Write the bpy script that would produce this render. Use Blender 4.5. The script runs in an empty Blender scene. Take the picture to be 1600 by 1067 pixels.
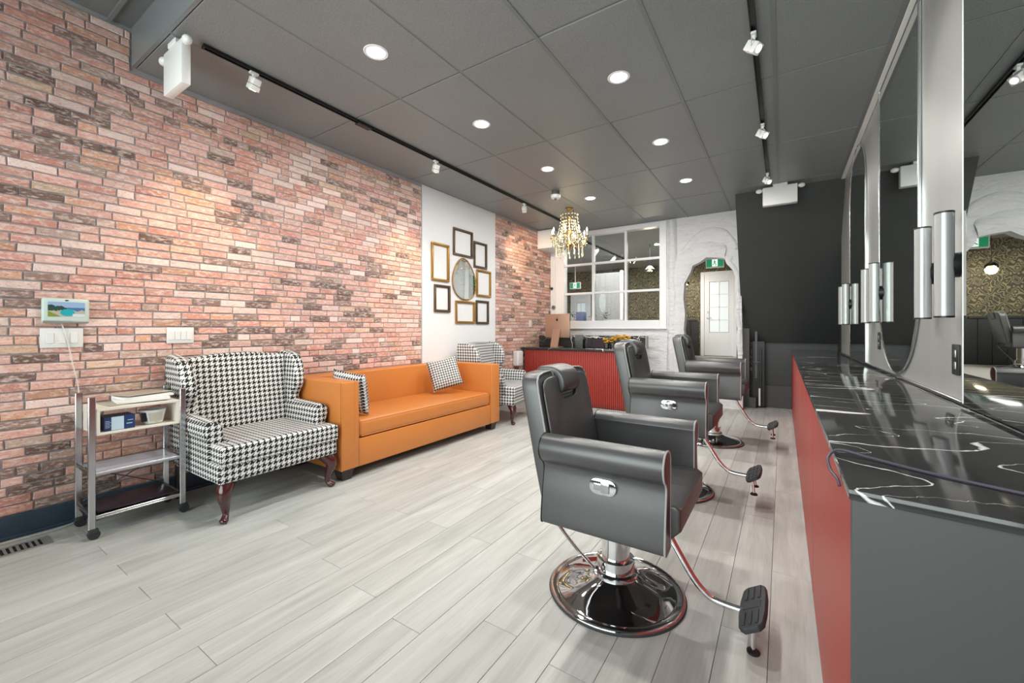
import bpy, bmesh, math, random
from mathutils import Vector, Matrix
R = random.Random(7)
D = math.radians
scn = bpy.context.scene
C = scn.collection
# ------------------------------------------------------------------ camera, world, light, exposure
cam_d = bpy.data.cameras.new('camera'); cam = bpy.data.objects.new('camera', cam_d); C.objects.link(cam)
cam_d.sensor_width = 36.0; cam_d.lens = 645/1600*36.0; cam_d.shift_y = -19.5/1600
cam_d.clip_start = 0.02
cam.location = (0, 0, 1.21); cam.rotation_euler = (D(90), 0, math.atan(423/645))
scn.camera = cam
scn.view_settings.view_transform = 'Standard'; scn.view_settings.look = 'None'
scn.view_settings.gamma = 1; scn.view_settings.use_curve_mapping = False
scn.view_settings.exposure = 0.0
W = bpy.data.worlds.new('overcast_sky'); scn.world = W; W.use_nodes = True
W.node_tree.nodes['Background'].inputs[0].default_value = (0.95, 0.97, 1.0, 1)
W.node_tree.nodes['Background'].inputs[1].default_value = 1.2

def lamp(name, kind, loc, energy, color=(1, 1, 1), rot=(0, 0, 0), **kw):
    d = bpy.data.lights.new(name, kind); d.energy = energy; d.color = color
    for k, v in kw.items(): setattr(d, k, v)
    o = bpy.data.objects.new(name, d); C.objects.link(o); o.location = loc; o.rotation_euler = rot
    return o
# daylight through the storefront glazing (behind the camera)
lamp('storefront_daylight', 'AREA', (-1.5, -1.75, 1.75), 365, (1.0, 0.99, 0.97), (D(90), 0, 0), shape='RECTANGLE', size=4.2, size_y=2.8)
DOWNLIGHT_W, SPOT_W = 20, 62
DOWN = [(-2.2, 1.75), (-2.2, 2.87), (-2.2, 4.08), (-2.2, 5.31), (-.975, 1.75), (-.975, 2.87), (-.975, 4.08), (-.975, 5.31)]
for i, (x, y) in enumerate(DOWN):
    lamp('downlight_lamp', 'AREA', (x, y, 2.975), DOWNLIGHT_W, (1.0, 0.97, 0.92), (0, 0, 0), shape='DISK', size=0.11)
# ------------------------------------------------------------------ materials
def lin(c):
    return tuple(((v/255)/12.92 if v/255 <= .04045 else ((v/255+.055)/1.055)**2.4) for v in c) + (1,)

class NT:
    def __init__(s, name):
        s.m = bpy.data.materials.new(name); s.m.use_nodes = True
        s.t = s.m.node_tree; s.b = s.t.nodes['Principled BSDF']; s.out = s.t.nodes['Material Output']
    def n(s, typ, **kw):
        nd = s.t.nodes.new(typ)
        for k, v in kw.items(): setattr(nd, k, v)
        return nd
    def set(s, sock, v):
        if isinstance(v, bpy.types.NodeSocket): s.t.links.new(v, sock)
        else: sock.default_value = v
    def math(s, op, a, b=0.0, c=0.0, clamp=False):
        nd = s.n('ShaderNodeMath', operation=op, use_clamp=clamp)
        s.set(nd.inputs[0], a); s.set(nd.inputs[1], b); s.set(nd.inputs[2], c)
        return nd.outputs[0]
    def mix(s, f, a, b, blend='MIX'):
        nd = s.n('ShaderNodeMix', data_type='RGBA', blend_type=blend)
        s.set(nd.inputs[0], f); s.set(nd.inputs[6], a); s.set(nd.inputs[7], b)
        return nd.outputs[2]
    def coord(s, which='Object', scale=(1, 1, 1), rot=(0, 0, 0), loc=(0, 0, 0)):
        tc = s.n('ShaderNodeTexCoord'); mp = s.n('ShaderNodeMapping')
        s.t.links.new(tc.outputs[which], mp.inputs[0])
        mp.inputs['Scale'].default_value = scale; mp.inputs['Rotation'].default_value = rot; mp.inputs['Location'].default_value = loc
        return mp.outputs[0]
    def noise(s, vec, scale=5, detail=3, rough=.5, dist=0):
        nd = s.n('ShaderNodeTexNoise'); s.t.links.new(vec, nd.inputs['Vector'])
        nd.inputs['Scale'].default_value = scale; nd.inputs['Detail'].default_value = detail
        nd.inputs['Roughness'].default_value = rough; nd.inputs['Distortion'].default_value = dist
        return nd.outputs[0]
    def ramp(s, v, lo, hi):
        nd = s.n('ShaderNodeMapRange'); s.set(nd.inputs[0], v); nd.inputs[1].default_value = lo; nd.inputs[2].default_value = hi
        return nd.outputs[0]
    def bump(s, h, strength=.3, dist=.01):
        nd = s.n('ShaderNodeBump'); s.set(nd.inputs['Height'], h); nd.inputs['Strength'].default_value = strength
        nd.inputs['Distance'].default_value = dist
        s.t.links.new(nd.outputs[0], s.b.inputs['Normal'])
    def p(s, **kw):
        for k, v in kw.items():
            s.set(s.b.inputs[k.replace('_', ' ')], v)
        return s

def simple(name, rgb, rough=.5, metal=0.0, spec=.5, bumpiness=0, bscale=60, vary=0, coat=0):
    t = NT(name); col = lin(rgb); t.p(Roughness=rough, Metallic=metal)
    t.b.inputs['Specular IOR Level'].default_value = spec
    if coat: t.b.inputs['Coat Weight'].default_value = coat
    v = t.coord('Object')
    n = t.noise(v, bscale, 4)
    if vary:
        dark = tuple(c*(1-vary) for c in col[:3])+(1,)
        t.p(Base_Color=t.mix(t.ramp(t.noise(v, 3, 4), .3, .7), dark, col))
    else: t.p(Base_Color=col)
    if bumpiness: t.bump(n, bumpiness, .004)
    return t.m

def glow(name, rgb, strength):
    t = NT(name); t.p(Base_Color=lin(rgb), Emission_Color=lin(rgb), Emission_Strength=strength); return t.m

def glassy(name, tint=(235, 240, 240), fac=.12, rough=0.02):
    t = NT(name); tr = t.n('ShaderNodeBsdfTransparent'); gl = t.n('ShaderNodeBsdfGlossy'); mx = t.n('ShaderNodeMixShader')
    tr.inputs[0].default_value = lin(tint); gl.inputs['Roughness'].default_value = rough
    fr = t.n('ShaderNodeFresnel'); fr.inputs[0].default_value = 1.45
    f = t.math('ADD', fr.outputs[0], fac-.04, clamp=True)
    t.t.links.new(f, mx.inputs[0]); t.t.links.new(tr.outputs[0], mx.inputs[1]); t.t.links.new(gl.outputs[0], mx.inputs[2])
    t.t.links.new(mx.outputs[0], t.out.inputs[0]); return t.m

def m_brick(name, attr):
    t = NT(name)
    if attr:
        a = t.n('ShaderNodeAttribute', attribute_name='brick_colour'); col = a.outputs[0]
        v = t.coord('Object')
    else:
        a = t.n('ShaderNodeObjectInfo'); col = a.outputs['Color']
        g = t.n('ShaderNodeNewGeometry'); mp = t.n('ShaderNodeMapping'); t.t.links.new(g.outputs['Position'], mp.inputs[0]); v = mp.outputs[0]
    sm = t.n('ShaderNodeMapping'); t.t.links.new(v, sm.inputs[0]); sm.inputs['Scale'].default_value = (1, .6, 1.7); v = sm.outputs[0]
    n1 = t.noise(v, 26, 5, .65); n2 = t.noise(v, 110, 4, .7)
    sat = t.mix(t.math('MULTIPLY', t.ramp(n1, .46, .62), .45), col, t.mix(1.0, col, lin((246, 214, 200)), 'MULTIPLY'))
    lite = t.mix(t.math('MULTIPLY', t.ramp(t.noise(v, 42, 5, .65), .48, .62), .6), sat, lin((240, 218, 208)))
    drk = t.mix(t.math('MULTIPLY', t.ramp(n2, .54, .68), .62), lite, t.mix(1.0, col, lin((138, 108, 102)), 'MULTIPLY'))
    t.p(Base_Color=drk, Roughness=.85); t.bump(n2, .5, .004)
    return t.m

def m_hound(name, period=.036):
    t = NT(name); tc = t.n('ShaderNodeTexCoord'); sp = t.n('ShaderNodeSeparateXYZ'); t.t.links.new(tc.outputs['UV'], sp.inputs[0])
    u = t.math('DIVIDE', sp.outputs[0], period); v = t.math('DIVIDE', sp.outputs[1], period)
    fu = t.math('LESS_THAN', t.math('FRACT', u), .5); fv = t.math('LESS_THAN', t.math('FRACT', v), .5)
    tw = t.math('LESS_THAN', t.math('FRACT', t.math('MULTIPLY', t.math('SUBTRACT', u, v), 2.0)), .5)
    k = t.math('ADD', t.math('MULTIPLY', tw, fu), t.math('MULTIPLY', t.math('SUBTRACT', 1.0, tw), fv), clamp=True)
    t.p(Base_Color=t.mix(k, lin((222, 222, 220)), lin((14, 15, 18))), Roughness=.85)
    t.bump(t.noise(tc.outputs['UV'], 700, 2), .25, .002)
    return t.m

def m_marble(name):
    t = NT(name); v0 = t.coord('Object')
    def layer(sc, loc, nscale, width, jag):
        nz = t.n('ShaderNodeTexNoise'); t.t.links.new(v0, nz.inputs['Vector']); nz.inputs['Scale'].default_value = 9; nz.inputs['Detail'].default_value = 4
        sb = t.n('ShaderNodeVectorMath', operation='SUBTRACT'); t.t.links.new(nz.outputs['Color'], sb.inputs[0]); sb.inputs[1].default_value = (.5, .5, .5)
        ml = t.n('ShaderNodeVectorMath', operation='SCALE'); t.t.links.new(sb.outputs[0], ml.inputs[0]); ml.inputs['Scale'].default_value = jag
        ad = t.n('ShaderNodeVectorMath', operation='ADD'); t.t.links.new(v0, ad.inputs[0]); t.t.links.new(ml.outputs[0], ad.inputs[1])
        mp = t.n('ShaderNodeMapping'); t.t.links.new(ad.outputs[0], mp.inputs[0]); mp.inputs['Scale'].default_value = sc; mp.inputs['Location'].default_value = loc
        n = t.noise(mp.outputs[0], nscale, 0)
        brk = t.ramp(t.noise(mp.outputs[0], nscale*2.3, 2), .44, .62)
        d = t.math('ABSOLUTE', t.math('SUBTRACT', n, .5))
        return t.math('SUBTRACT', 1.0, t.math('DIVIDE', d, t.math('ADD', t.math('MULTIPLY', brk, width), .0012)), clamp=True)
    k = t.math('MAXIMUM', layer((.8, 2.4, 1), (3.3, .75, .2), 1.5, .011, .07), t.math('MULTIPLY', layer((.9, 2.6, 1), (7.1, 2.2, 5), 2.6, .007, .10), .85))
    k = t.math('MULTIPLY', t.math('POWER', k, .5, clamp=True), 1.0)
    base = t.mix(t.ramp(t.noise(v0, 2.2, 5, .62), .35, .75), lin((44, 44, 45)), lin((70, 69, 68)))
    t.p(Base_Color=t.mix(k, base, lin((232, 230, 227))), Roughness=.08)
    return t.m

def m_plank():
    t = NT('pale_grey_vinyl_plank'); oi = t.n('ShaderNodeObjectInfo'); g = t.n('ShaderNodeNewGeometry')
    comb = t.n('ShaderNodeVectorMath', operation='ADD'); t.t.links.new(g.outputs['Position'], comb.inputs[0])
    sc = t.n('ShaderNodeVectorMath', operation='SCALE'); cx = t.n('ShaderNodeCombineXYZ')
    t.t.links.new(oi.outputs['Random'], cx.inputs[0]); t.t.links.new(oi.outputs['Random'], cx.inputs[1])
    t.t.links.new(cx.outputs[0], sc.inputs[0]); sc.inputs['Scale'].default_value = 37
    t.t.links.new(sc.outputs[0], comb.inputs[1])
    mp = t.n('ShaderNodeMapping'); t.t.links.new(comb.outputs[0], mp.inputs[0]); mp.inputs['Scale'].default_value = (9, .9, 1)
    n = t.noise(mp.outputs[0], 1.3, 6, .6, .6)
    mp2 = t.n('ShaderNodeMapping'); t.t.links.new(comb.outputs[0], mp2.inputs[0]); mp2.inputs['Scale'].default_value = (60, 2.2, 1)
    f = t.noise(mp2.outputs[0], 2, 3)
    c = t.mix(t.ramp(n, .3, .72), lin((166, 167, 163)), lin((200, 201, 197)))
    c = t.mix(t.math('MULTIPLY', t.ramp(f, .5, .75), .25), c, lin((140, 136, 129)))
    tone = t.math('ADD', .93, t.math('MULTIPLY', oi.outputs['Random'], .1))
    c2 = t.n('ShaderNodeVectorMath', operation='SCALE'); t.t.links.new(c, c2.inputs[0]); t.t.links.new(tone, c2.inputs['Scale'])
    t.p(Base_Color=c2.outputs[0], Roughness=.38); t.bump(f, .12, .002)
    return t.m

def m_damask():
    t = NT('olive_gold_damask_paper'); tc = t.n('ShaderNodeTexCoord'); sp = t.n('ShaderNodeSeparateXYZ'); t.t.links.new(tc.outputs['UV'], sp.inputs[0])
    u = t.math('MULTIPLY', sp.outputs[0], 2*math.pi/.52); v = t.math('MULTIPLY', sp.outputs[1], 2*math.pi/.72)
    def S(x, k=1.0, ph=0.0): return t.math('SINE', t.math('ADD', t.math('MULTIPLY', x, k), ph))
    def Cc(x, k=1.0): return t.math('COSINE', t.math('MULTIPLY', x, k))
    a = t.math('MULTIPLY', Cc(u), Cc(v))                      # diamond lattice of medallions
    w = t.math('ADD', a, t.math('MULTIPLY', t.math('MULTIPLY', Cc(u, 3), Cc(v, 2)), .45))
    w = t.math('ADD', w, t.math('MULTIPLY', t.math('MULTIPLY', Cc(u, 2), Cc(v, 5)), .3))
    w = t.math('ADD', w, t.math('MULTIPLY', t.math('MULTIPLY', S(u, 5), S(v, 4)), .25))
    rings = t.math('SINE', t.math('MULTIPLY', w, 11.0))
    k = t.math('MULTIPLY', t.ramp(rings, .2, .7), .8)
    t.p(Base_Color=t.mix(k, lin((58, 54, 38)), lin((150, 138, 98))), Roughness=.55)
    return t.m

def m_plaster():
    t = NT('sculpted_white_plaster'); v = t.coord('Object', scale=(1, 1, 2.2))
    n = t.noise(v, 2.3, 6, .55, 1.6); n2 = t.noise(t.coord('Object', scale=(1, 1, 3.5)), 5, 4, .6, 2.2)
    st = t.math('MULTIPLY', t.ramp(n2, .6, .74), .35)
    t.p(Base_Color=t.mix(st, lin((222, 222, 224)), lin((150, 151, 156))), Roughness=.7)
    t.bump(t.math('ADD', n, t.math('MULTIPLY', n2, .5)), .8, .035)
    return t.m

def m_ceiltile():
    t = NT('charcoal_ceiling_tile'); g = t.n('ShaderNodeNewGeometry'); mp = t.n('ShaderNodeMapping')
    t.t.links.new(g.outputs['Position'], mp.inputs[0]); v = mp.outputs[0]
    n = t.noise(v, 110, 4, .7); w = t.noise(v, 1.4, 3)
    c = t.mix(w, lin((126, 131, 132)), lin((140, 145, 146)))
    t.p(Base_Color=t.mix(t.math('MULTIPLY', t.ramp(n, .42, .6), .35), c, lin((92, 96, 98))), Roughness=.4)
    t.bump(n, .55, .004)
    return t.m

def m_silver():
    t = NT('brushed_silver_panel'); v = t.coord('Object', scale=(1, 1, .05)); n = t.noise(v, 60, 3); w = t.noise(t.coord('Object', scale=(1, 2, .3)), 2.2, 3)
    t.p(Base_Color=t.mix(w, lin((186, 188, 187)), lin((214, 216, 214))), Metallic=.6, Roughness=.3)
    t.bump(n, .06, .002); return t.m

def m_screen():
    # flat printed picture on the display: sky, hill, teal pool, lawn, white caption card
    t = NT('display_picture'); tc = t.n('ShaderNodeTexCoord'); sp = t.n('ShaderNodeSeparateXYZ'); t.t.links.new(tc.outputs['Generated'], sp.inputs[0])
    u, v = sp.outputs[1], sp.outputs[2]
    n = t.noise(tc.outputs['Generated'], 7, 4)
    nn = t.math('MULTIPLY', t.math('SUBTRACT', n, .5), .35)
    sky = lin((170, 200, 235))
    hill = t.math('LESS_THAN', t.math('ADD', v, nn), t.math('SUBTRACT', .82, t.math('MULTIPLY', u, .35)))
    c = t.mix(hill, sky, t.mix(n, lin((28, 60, 58)), lin((70, 105, 90))))
    sea = t.math('MULTIPLY', t.math('GREATER_THAN', u, .5), t.math('LESS_THAN', v, .62)); c = t.mix(sea, c, lin((80, 130, 180)))
    beach = t.math('LESS_THAN', t.math('ADD', v, nn), .42); c = t.mix(beach, c, lin((205, 200, 175)))
    du = t.math('DIVIDE', t.math('SUBTRACT', u, .52), .2); dv = t.math('DIVIDE', t.math('SUBTRACT', v, .28), .24)
    pool = t.math('LESS_THAN', t.math('ADD', t.math('MULTIPLY', du, du), t.math('MULTIPLY', dv, dv)), 1.0); c = t.mix(pool, c, lin((40, 190, 200)))
    lawn = t.math('LESS_THAN', t.math('ADD', t.math('MULTIPLY', u, 1.1), v), .38); c = t.mix(lawn, c, lin((150, 165, 70)))
    card = t.math('MULTIPLY', t.math('GREATER_THAN', u, .66), t.math('LESS_THAN', v, .2)); c = t.mix(card, c, lin((245, 245, 245)))
    t.p(Base_Color=(0, 0, 0, 1), Emission_Color=c, Emission_Strength=.75, Roughness=.3); return t.m

M = dict(
    brick=m_brick('faced_brick', False), brickf=m_brick('faced_brick_field', True),
    mortar=simple('grey_mortar', (168, 164, 166), .9, bumpiness=.4, vary=.15),
    hound=m_hound('houndstooth_fabric', .037), hound_s=m_hound('small_houndstooth_fabric', .028),
    marble=m_marble('black_marble_white_veins'), plank=m_plank(), damask=m_damask(), plaster=m_plaster(),
    tile=m_ceiltile(), silver=m_silver(), screen=m_screen(),
    grid=simple('charcoal_grid_metal', (118, 122, 123), .4),
    white=simple('white_paint', (226, 227, 230), .55, bumpiness=.05), whitegloss=simple('white_gloss_trim', (232, 233, 236), .3),
    plastic=simple('white_plastic', (228, 228, 226), .35), cream=simple('cream_laminate', (222, 216, 204), .4),
    blacklea=simple('black_leather', (60, 60, 61), .38, spec=.85, bumpiness=.08, bscale=260),
    piping=simple('silver_piping', (160, 162, 163), .4),
    chrome=simple('chrome', (225, 226, 228), .06, 1.0), chromeb=simple('satin_chrome', (190, 192, 195), .22, 1.0),
    darkchrome=simple('polished_base_chrome', (196, 195, 196), .05, 1.0),
    rubber=simple('black_rubber', (48, 52, 55), .6), black=simple('black_satin', (22, 23, 24), .4),
    orange=simple('tan_orange_leather', (200, 124, 60), .38, bumpiness=.1, bscale=220, vary=.04),
    darkwood=simple('dark_leg_wood', (48, 34, 32), .3), mahog=simple('mahogany_leg', (66, 26, 28), .2, coat=.5),
    red=simple('red_lacquer', (162, 54, 42), .42, vary=.05), charcoal=simple('charcoal_board', (76, 76, 77), .5, vary=.06),
    wallblack=simple('black_green_wall', (58, 61, 61), .45, vary=.12), jamb=simple('grey_jamb', (92, 94, 96), .5),
    base=simple('slate_blue_baseboard', (50, 66, 82), .35), gold=simple('gold_frame', (168, 128, 62), .35, .7),
    bronze=simple('bronze_frame', (96, 80, 60), .4, .6), brass=simple('aged_brass', (178, 150, 96), .3, 1.0),
    mirror=simple('mirror_glass', (214, 220, 218), .01, 1.0), glass=glassy('clear_glass'), glass2=glassy('window_pane_glass', (244, 247, 247), .04),
    bulb=glow('warm_bulb', (255, 226, 170), 12), bulb2=glow('pendant_bulb', (255, 200, 110), 3), led=glow('led_disc', (255, 252, 244), 18), frost=glow('daylit_frosted_pane', (214, 222, 224), .42),
    spotface=glow('spot_lens', (255, 236, 205), 5),
    crystal=simple('crystal_beads', (226, 214, 178), .08, .35, coat=1), wains=simple('black_wainscot', (40, 40, 40), .45),
    vent=simple('vent_grey_metal', (158, 160, 156), .4, .5), blue=simple('navy_carton', (32, 58, 104), .4),
    paleblue=simple('pale_blue_card', (190, 212, 224), .5), paper=simple('paper_pages', (232, 232, 230), .6),
    paper2=simple('magazine_cover', (196, 190, 176), .35, vary=.3), tray=simple('dark_plum_tray', (42, 34, 44), .3),
    shelfg=simple('grey_glass_shelf', (188, 190, 202), .15), rose=simple('rose_gold_aluminium', (196, 160, 138), .32, .5),
    apple=simple('dark_emblem', (40, 26, 22), .4), yellow=simple('yellow_petals', (226, 172, 20), .6), stem=simple('olive_stem', (104, 84, 34), .7),
    green=glow('exit_green', (20, 128, 84), .8), exitwhite=glow('exit_white', (240, 248, 244), .9),
    smoke=simple('sensor_white', (205, 205, 203), .4), cord=simple('grey_violet_cord', (74, 66, 82), .5), cordw=simple('white_cord', (218, 216, 210), .5),
    stonefl=simple('back_room_floor', (170, 168, 162), .5), backceil=simple('back_ceiling', (138, 138, 138), .7), steel=simple('tablet_mint_white', (196, 212, 206), .35),
    lampw=simple('sconce_opal', (176, 180, 180), .25, .3), strip=simple('bright_strip', (232, 233, 232), .25), bluebin=simple('periwinkle_plastic', (120, 130, 176), .5), leaf=simple('houseplant_leaf', (50, 84, 48), .5))

# ------------------------------------------------------------------ mesh tools
class B:
    """collects shapes; build() links them as one mesh object"""
    def __init__(s): s.bm = bmesh.new()
    def _merge(s, bm, mat=None):
        if mat is not None: bmesh.ops.transform(bm, matrix=mat, verts=bm.verts)
        me = bpy.data.meshes.new('tmp'); bm.to_mesh(me); bm.free(); s.bm.from_mesh(me); bpy.data.meshes.remove(me); return s
    def box(s, x0, x1, y0, y1, z0, z1, bev=0, seg=2, mat=None):
        bm = bmesh.new(); bmesh.ops.create_cube(bm, size=1)
        for v in bm.verts:
            v.co = Vector(((x0+x1)/2+v.co.x*(x1-x0), (y0+y1)/2+v.co.y*(y1-y0), (z0+z1)/2+v.co.z*(z1-z0)))
        if bev: bmesh.ops.bevel(bm, geom=bm.edges[:], offset=bev, segments=seg, profile=.5, affect='EDGES', clamp_overlap=True)
        return s._merge(bm, mat)
    def prism(s, pts, axis, a0, a1, bev=0, seg=2, mat=None):
        """pts: 2D outline; axis 'x': pts=(y,z); 'y': pts=(x,z); 'z': pts=(x,y)"""
        f = {'x': lambda p, a: (a, p[0], p[1]), 'y': lambda p, a: (p[0], a, p[1]), 'z': lambda p, a: (p[0], p[1], a)}[axis]
        bm = bmesh.new(); n = len(pts)
        A = [bm.verts.new(f(p, a0)) for p in pts]; Bv = [bm.verts.new(f(p, a1)) for p in pts]
        f1 = bm.faces.new(A); f2 = bm.faces.new(Bv[::-1])
        for i in range(n): bm.faces.new((A[i], Bv[i], Bv[(i+1) % n], A[(i+1) % n]))
        bmesh.ops.recalc_face_normals(bm, faces=bm.faces)
        if bev:
            es = list(f1.edges)+list(f2.edges)
            bmesh.ops.bevel(bm, geom=es, offset=bev, segments=seg, profile=.5, affect='EDGES', clamp_overlap=True)
        return s._merge(bm, mat)
    def cyl(s, p0, p1, r0, r1=None, n=20):
        r1 = r0 if r1 is None else r1
        return s.tube([p0, p1], [r0, r1], n)
    def tube(s, pts, r, n=8, caps=True):
        pts = [Vector(p) for p in pts]; rs = r if isinstance(r, (list, tuple)) else [r]*len(pts)
        bm = bmesh.new(); rings = []; prev = None
        for i, p in enumerate(pts):
            d = (pts[min(i+1, len(pts)-1)]-pts[max(i-1, 0)]).normalized()
            if prev is None:
                a = d.cross(Vector((0, 0, 1)))
                if a.length < .1: a = d.cross(Vector((1, 0, 0)))
            else: a = prev - d*prev.dot(d)
            a.normalize(); prev = a; b = d.cross(a)
            rings.append([bm.verts.new(p+(a*math.cos(2*math.pi*k/n)+b*math.sin(2*math.pi*k/n))*rs[i]) for k in range(n)])
        for i in range(len(rings)-1):
            for k in range(n): bm.faces.new((rings[i][k], rings[i][(k+1) % n], rings[i+1][(k+1) % n], rings[i+1][k]))
        if caps:
            bm.faces.new(rings[0][::-1]); bm.faces.new(rings[-1])
        bmesh.ops.recalc_face_normals(bm, faces=bm.faces)
        return s._merge(bm)
    def lathe(s, prof, c=(0, 0, 0), n=32, mod=None, mat=None):
        bm = bmesh.new(); rings = []
        for (r, z) in prof:
            ring = []
            for k in range(n):
                a = 2*math.pi*k/n; rr, zz = (r, z) if mod is None else mod(r, z, a)
                ring.append(bm.verts.new((c[0]+rr*math.cos(a), c[1]+rr*math.sin(a), c[2]+zz)))
            rings.append(ring)
        for i in range(len(rings)-1):
            for k in range(n): bm.faces.new((rings[i][k], rings[i][(k+1) % n], rings[i+1][(k+1) % n], rings[i+1][k]))
        bm.faces.new(rings[0][::-1]); bm.faces.new(rings[-1])
        bmesh.ops.recalc_face_normals(bm, faces=bm.faces)
        return s._merge(bm, mat)
    def ball(s, c, r, sub=2, sc=(1, 1, 1)):
        bm = bmesh.new(); bmesh.ops.create_icosphere(bm, subdivisions=sub, radius=r)
        for v in bm.verts: v.co = Vector((v.co.x*sc[0]+c[0], v.co.y*sc[1]+c[1], v.co.z*sc[2]+c[2]))
        return s._merge(bm)
    def pillow(s, w, h, t, mat, n=14):
        bm = bmesh.new(); sheets = []
        for sg in (1, -1):
            g = []
            for i in range(n+1):
                row = []
                for j in range(n+1):
                    u = -1+2*i/n; v = -1+2*j/n
                    k = max(0, (1-u**4))**.5*max(0, (1-v**4))**.5
                    pin = 1-.07*(1-abs(u*u-v*v))*0 - .06*(1-v*v)*abs(u)**3
                    pin2 = 1 - .06*(1-u*u)*abs(v)**3
                    row.append(bm.verts.new((u*w/2*pin, v*h/2*pin2, sg*t/2*k)))
                g.append(row)
            sheets.append(g)
            for i in range(n):
                for j in range(n):
                    q = (g[i][j], g[i+1][j], g[i+1][j+1], g[i][j+1]); bm.faces.new(q if sg > 0 else q[::-1])
        bmesh.ops.remove_doubles(bm, verts=bm.verts, dist=1e-5)
        return s._merge(bm, mat)
    def shear(s, fn):
        for v in s.bm.verts: v.co = Vector(fn(*v.co))
        return s
    def build(s, name, mat, parent=None, smooth=True, uv=False, ang=40):
        me = bpy.data.meshes.new(name)
        bmesh.ops.recalc_face_normals(s.bm, faces=s.bm.faces)
        if uv:
            L = s.bm.loops.layers.uv.new('UVMap')
            for f in s.bm.faces:
                n = f.normal; ax = max(range(3), key=lambda i: abs(n[i]))
                for l in f.loops:
                    c = l.vert.co; l[L].uv = {0: (c.y, c.z), 1: (c.x, c.z), 2: (c.y, c.x)}[ax]
        s.bm.to_mesh(me); s.bm.free(); me.materials.append(M[mat])
        if smooth:
            me.polygons.foreach_set('use_smooth', [True]*len(me.polygons)); me.set_sharp_from_angle(angle=D(ang))
        o = bpy.data.objects.new(name, me); C.objects.link(o)
        if parent is not None: o.parent = parent
        return o

def tag(o, label=None, cat=None, group=None, kind=None):
    for k, v in (('label', label), ('category', cat), ('group', group), ('kind', kind)):
        if v: o[k] = v
    return o
def thing(name, label, cat, loc=(0, 0, 0), rz=0, group=None):
    o = bpy.data.objects.new(name, None); C.objects.link(o); o.location = loc; o.rotation_euler = (0, 0, rz)
    o.empty_display_size = .05
    return tag(o, label, cat, group)
def struct(b, name, mat, parent=None, **kw):
    o = b.build(name, mat, parent, **kw)
    if parent is None: o['kind'] = 'structure'
    return o
def copy_tree(o, parent=None):
    c = o.copy(); C.objects.link(c); c.parent = parent
    for ch in [x for x in C.objects if x.parent == o]: copy_tree(ch, c)
    return c
def polysmooth(pts, k=3):
    """Catmull-Rom through points"""
    out = []; P = [Vector(p) for p in pts]
    for i in range(len(P)-1):
        p0, p1, p2, p3 = P[max(i-1, 0)], P[i], P[i+1], P[min(i+2, len(P)-1)]
        for j in range(k):
            t = j/k
            out.append(.5*((2*p1)+(p2-p0)*t+(2*p0-5*p1+4*p2-p3)*t*t+(3*p1-p0-3*p2+p3)*t**3))
    out.append(P[-1]); return out

# ------------------------------------------------------------------ room dimensions (metres)
XL, XR, XP = -3.73, .66, .62        # left wall, right wall, face of the mirror panels
YF, YB, YD = -1.3, 7.05, 7.55       # storefront, plaster back wall, dark stair wall
ZC, ZH, YBEAM = 3.0, 3.27, .934     # ceiling, higher ceiling by the storefront, beam

# floor and planks
fl = struct(B().box(XL-.1, XR+.1, YF-.1, YD+.1, -.08, -.006), 'floor', 'rubber', smooth=False)
pw, plen, gap = .1655, 1.22, .0009
variants = {}
def plank_mesh(w, l):
    key = (round(w, 3), round(l, 3))
    if key not in variants:
        variants[key] = B().box(-w/2+gap, w/2-gap, -l/2+gap, l/2-gap, -.006, 0, .0007, 1).build('plank', 'plank', fl, smooth=False)
        return variants[key]
    o = variants[key].copy(); C.objects.link(o); o.parent = fl; return o
row = 0; x = -3.19-4*pw
while x < .62:
    x0, x1 = max(x, XL), min(x+pw, XR)
    if x1-x0 > .01:
        off = .66 if row % 2 == 0 else .66+.61+((row*37) % 5-2)*.05
        y = off - plen*3
        while y < YD:
            y0, y1 = max(y, YF), min(y+plen, YD)
            if y1-y0 > .03:
                o = plank_mesh(x1-x0, y1-y0); o.location = ((x0+x1)/2, (y0+y1)/2, 0)
            y += plen
    x += pw; row += 1

# ceiling with lay-in tiles
ce = struct(B().box(XL-.1, XR+.1, YBEAM+.021, YD+.1, ZC+.03, ZC+.12), 'ceiling', 'grid', smooth=False)
gx = [XL]+[-3.095+.61*k for k in range(6)]+[.565, XR]
gy = [YBEAM+.02, 2.21, 3.466, 4.722, 5.978, YD]
for i in range(len(gx)-1):
    for j in range(len(gy)-1):
        x0, x1, y0, y1 = gx[i]+.008, gx[i+1]-.008, gy[j]+.006, gy[j+1]-.006
        if x1-x0 < .03: continue
        o = B().box(-(x1-x0)/2, (x1-x0)/2, -(y1-y0)/2, (y1-y0)/2, 0, .014, .003, 1).build('ceiling_tile', 'tile', ce, smooth=False)
        o.location = ((x0+x1)/2, (y0+y1)/2, ZC+R.uniform(-.0015, .0015))
for gxx in gx[1:-1]:
    zb = ZC-.004 if gxx > -1.5 else ZC+.003
    B().box(gxx-.012, gxx+.012, YBEAM+.021, YD, zb, ZC+.02).build('grid_bar', 'grid', ce, smooth=False)
for gyy in gy[1:-1]:
    B().box(XL, XR, gyy-.007, gyy+.007, ZC+.006, ZC+.02).build('grid_bar', 'grid', ce, smooth=False)
B().box(XL+.006, XR-.001, YBEAM, YBEAM+.02, ZC, ZH-.001).build('beam_face', 'grid', ce, smooth=False)
cf = struct(B().box(XL-.1, XR+.1, YF-.1, YBEAM+.02, ZH, ZH+.1), 'ceiling_front', 'grid', smooth=False)
for k in range(3):
    B().box(XL, XR, YBEAM-.12-.55*k, YBEAM-.10-.55*k, ZH-.02, ZH).build('ceiling_batten', 'grid', cf, smooth=False)

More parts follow.
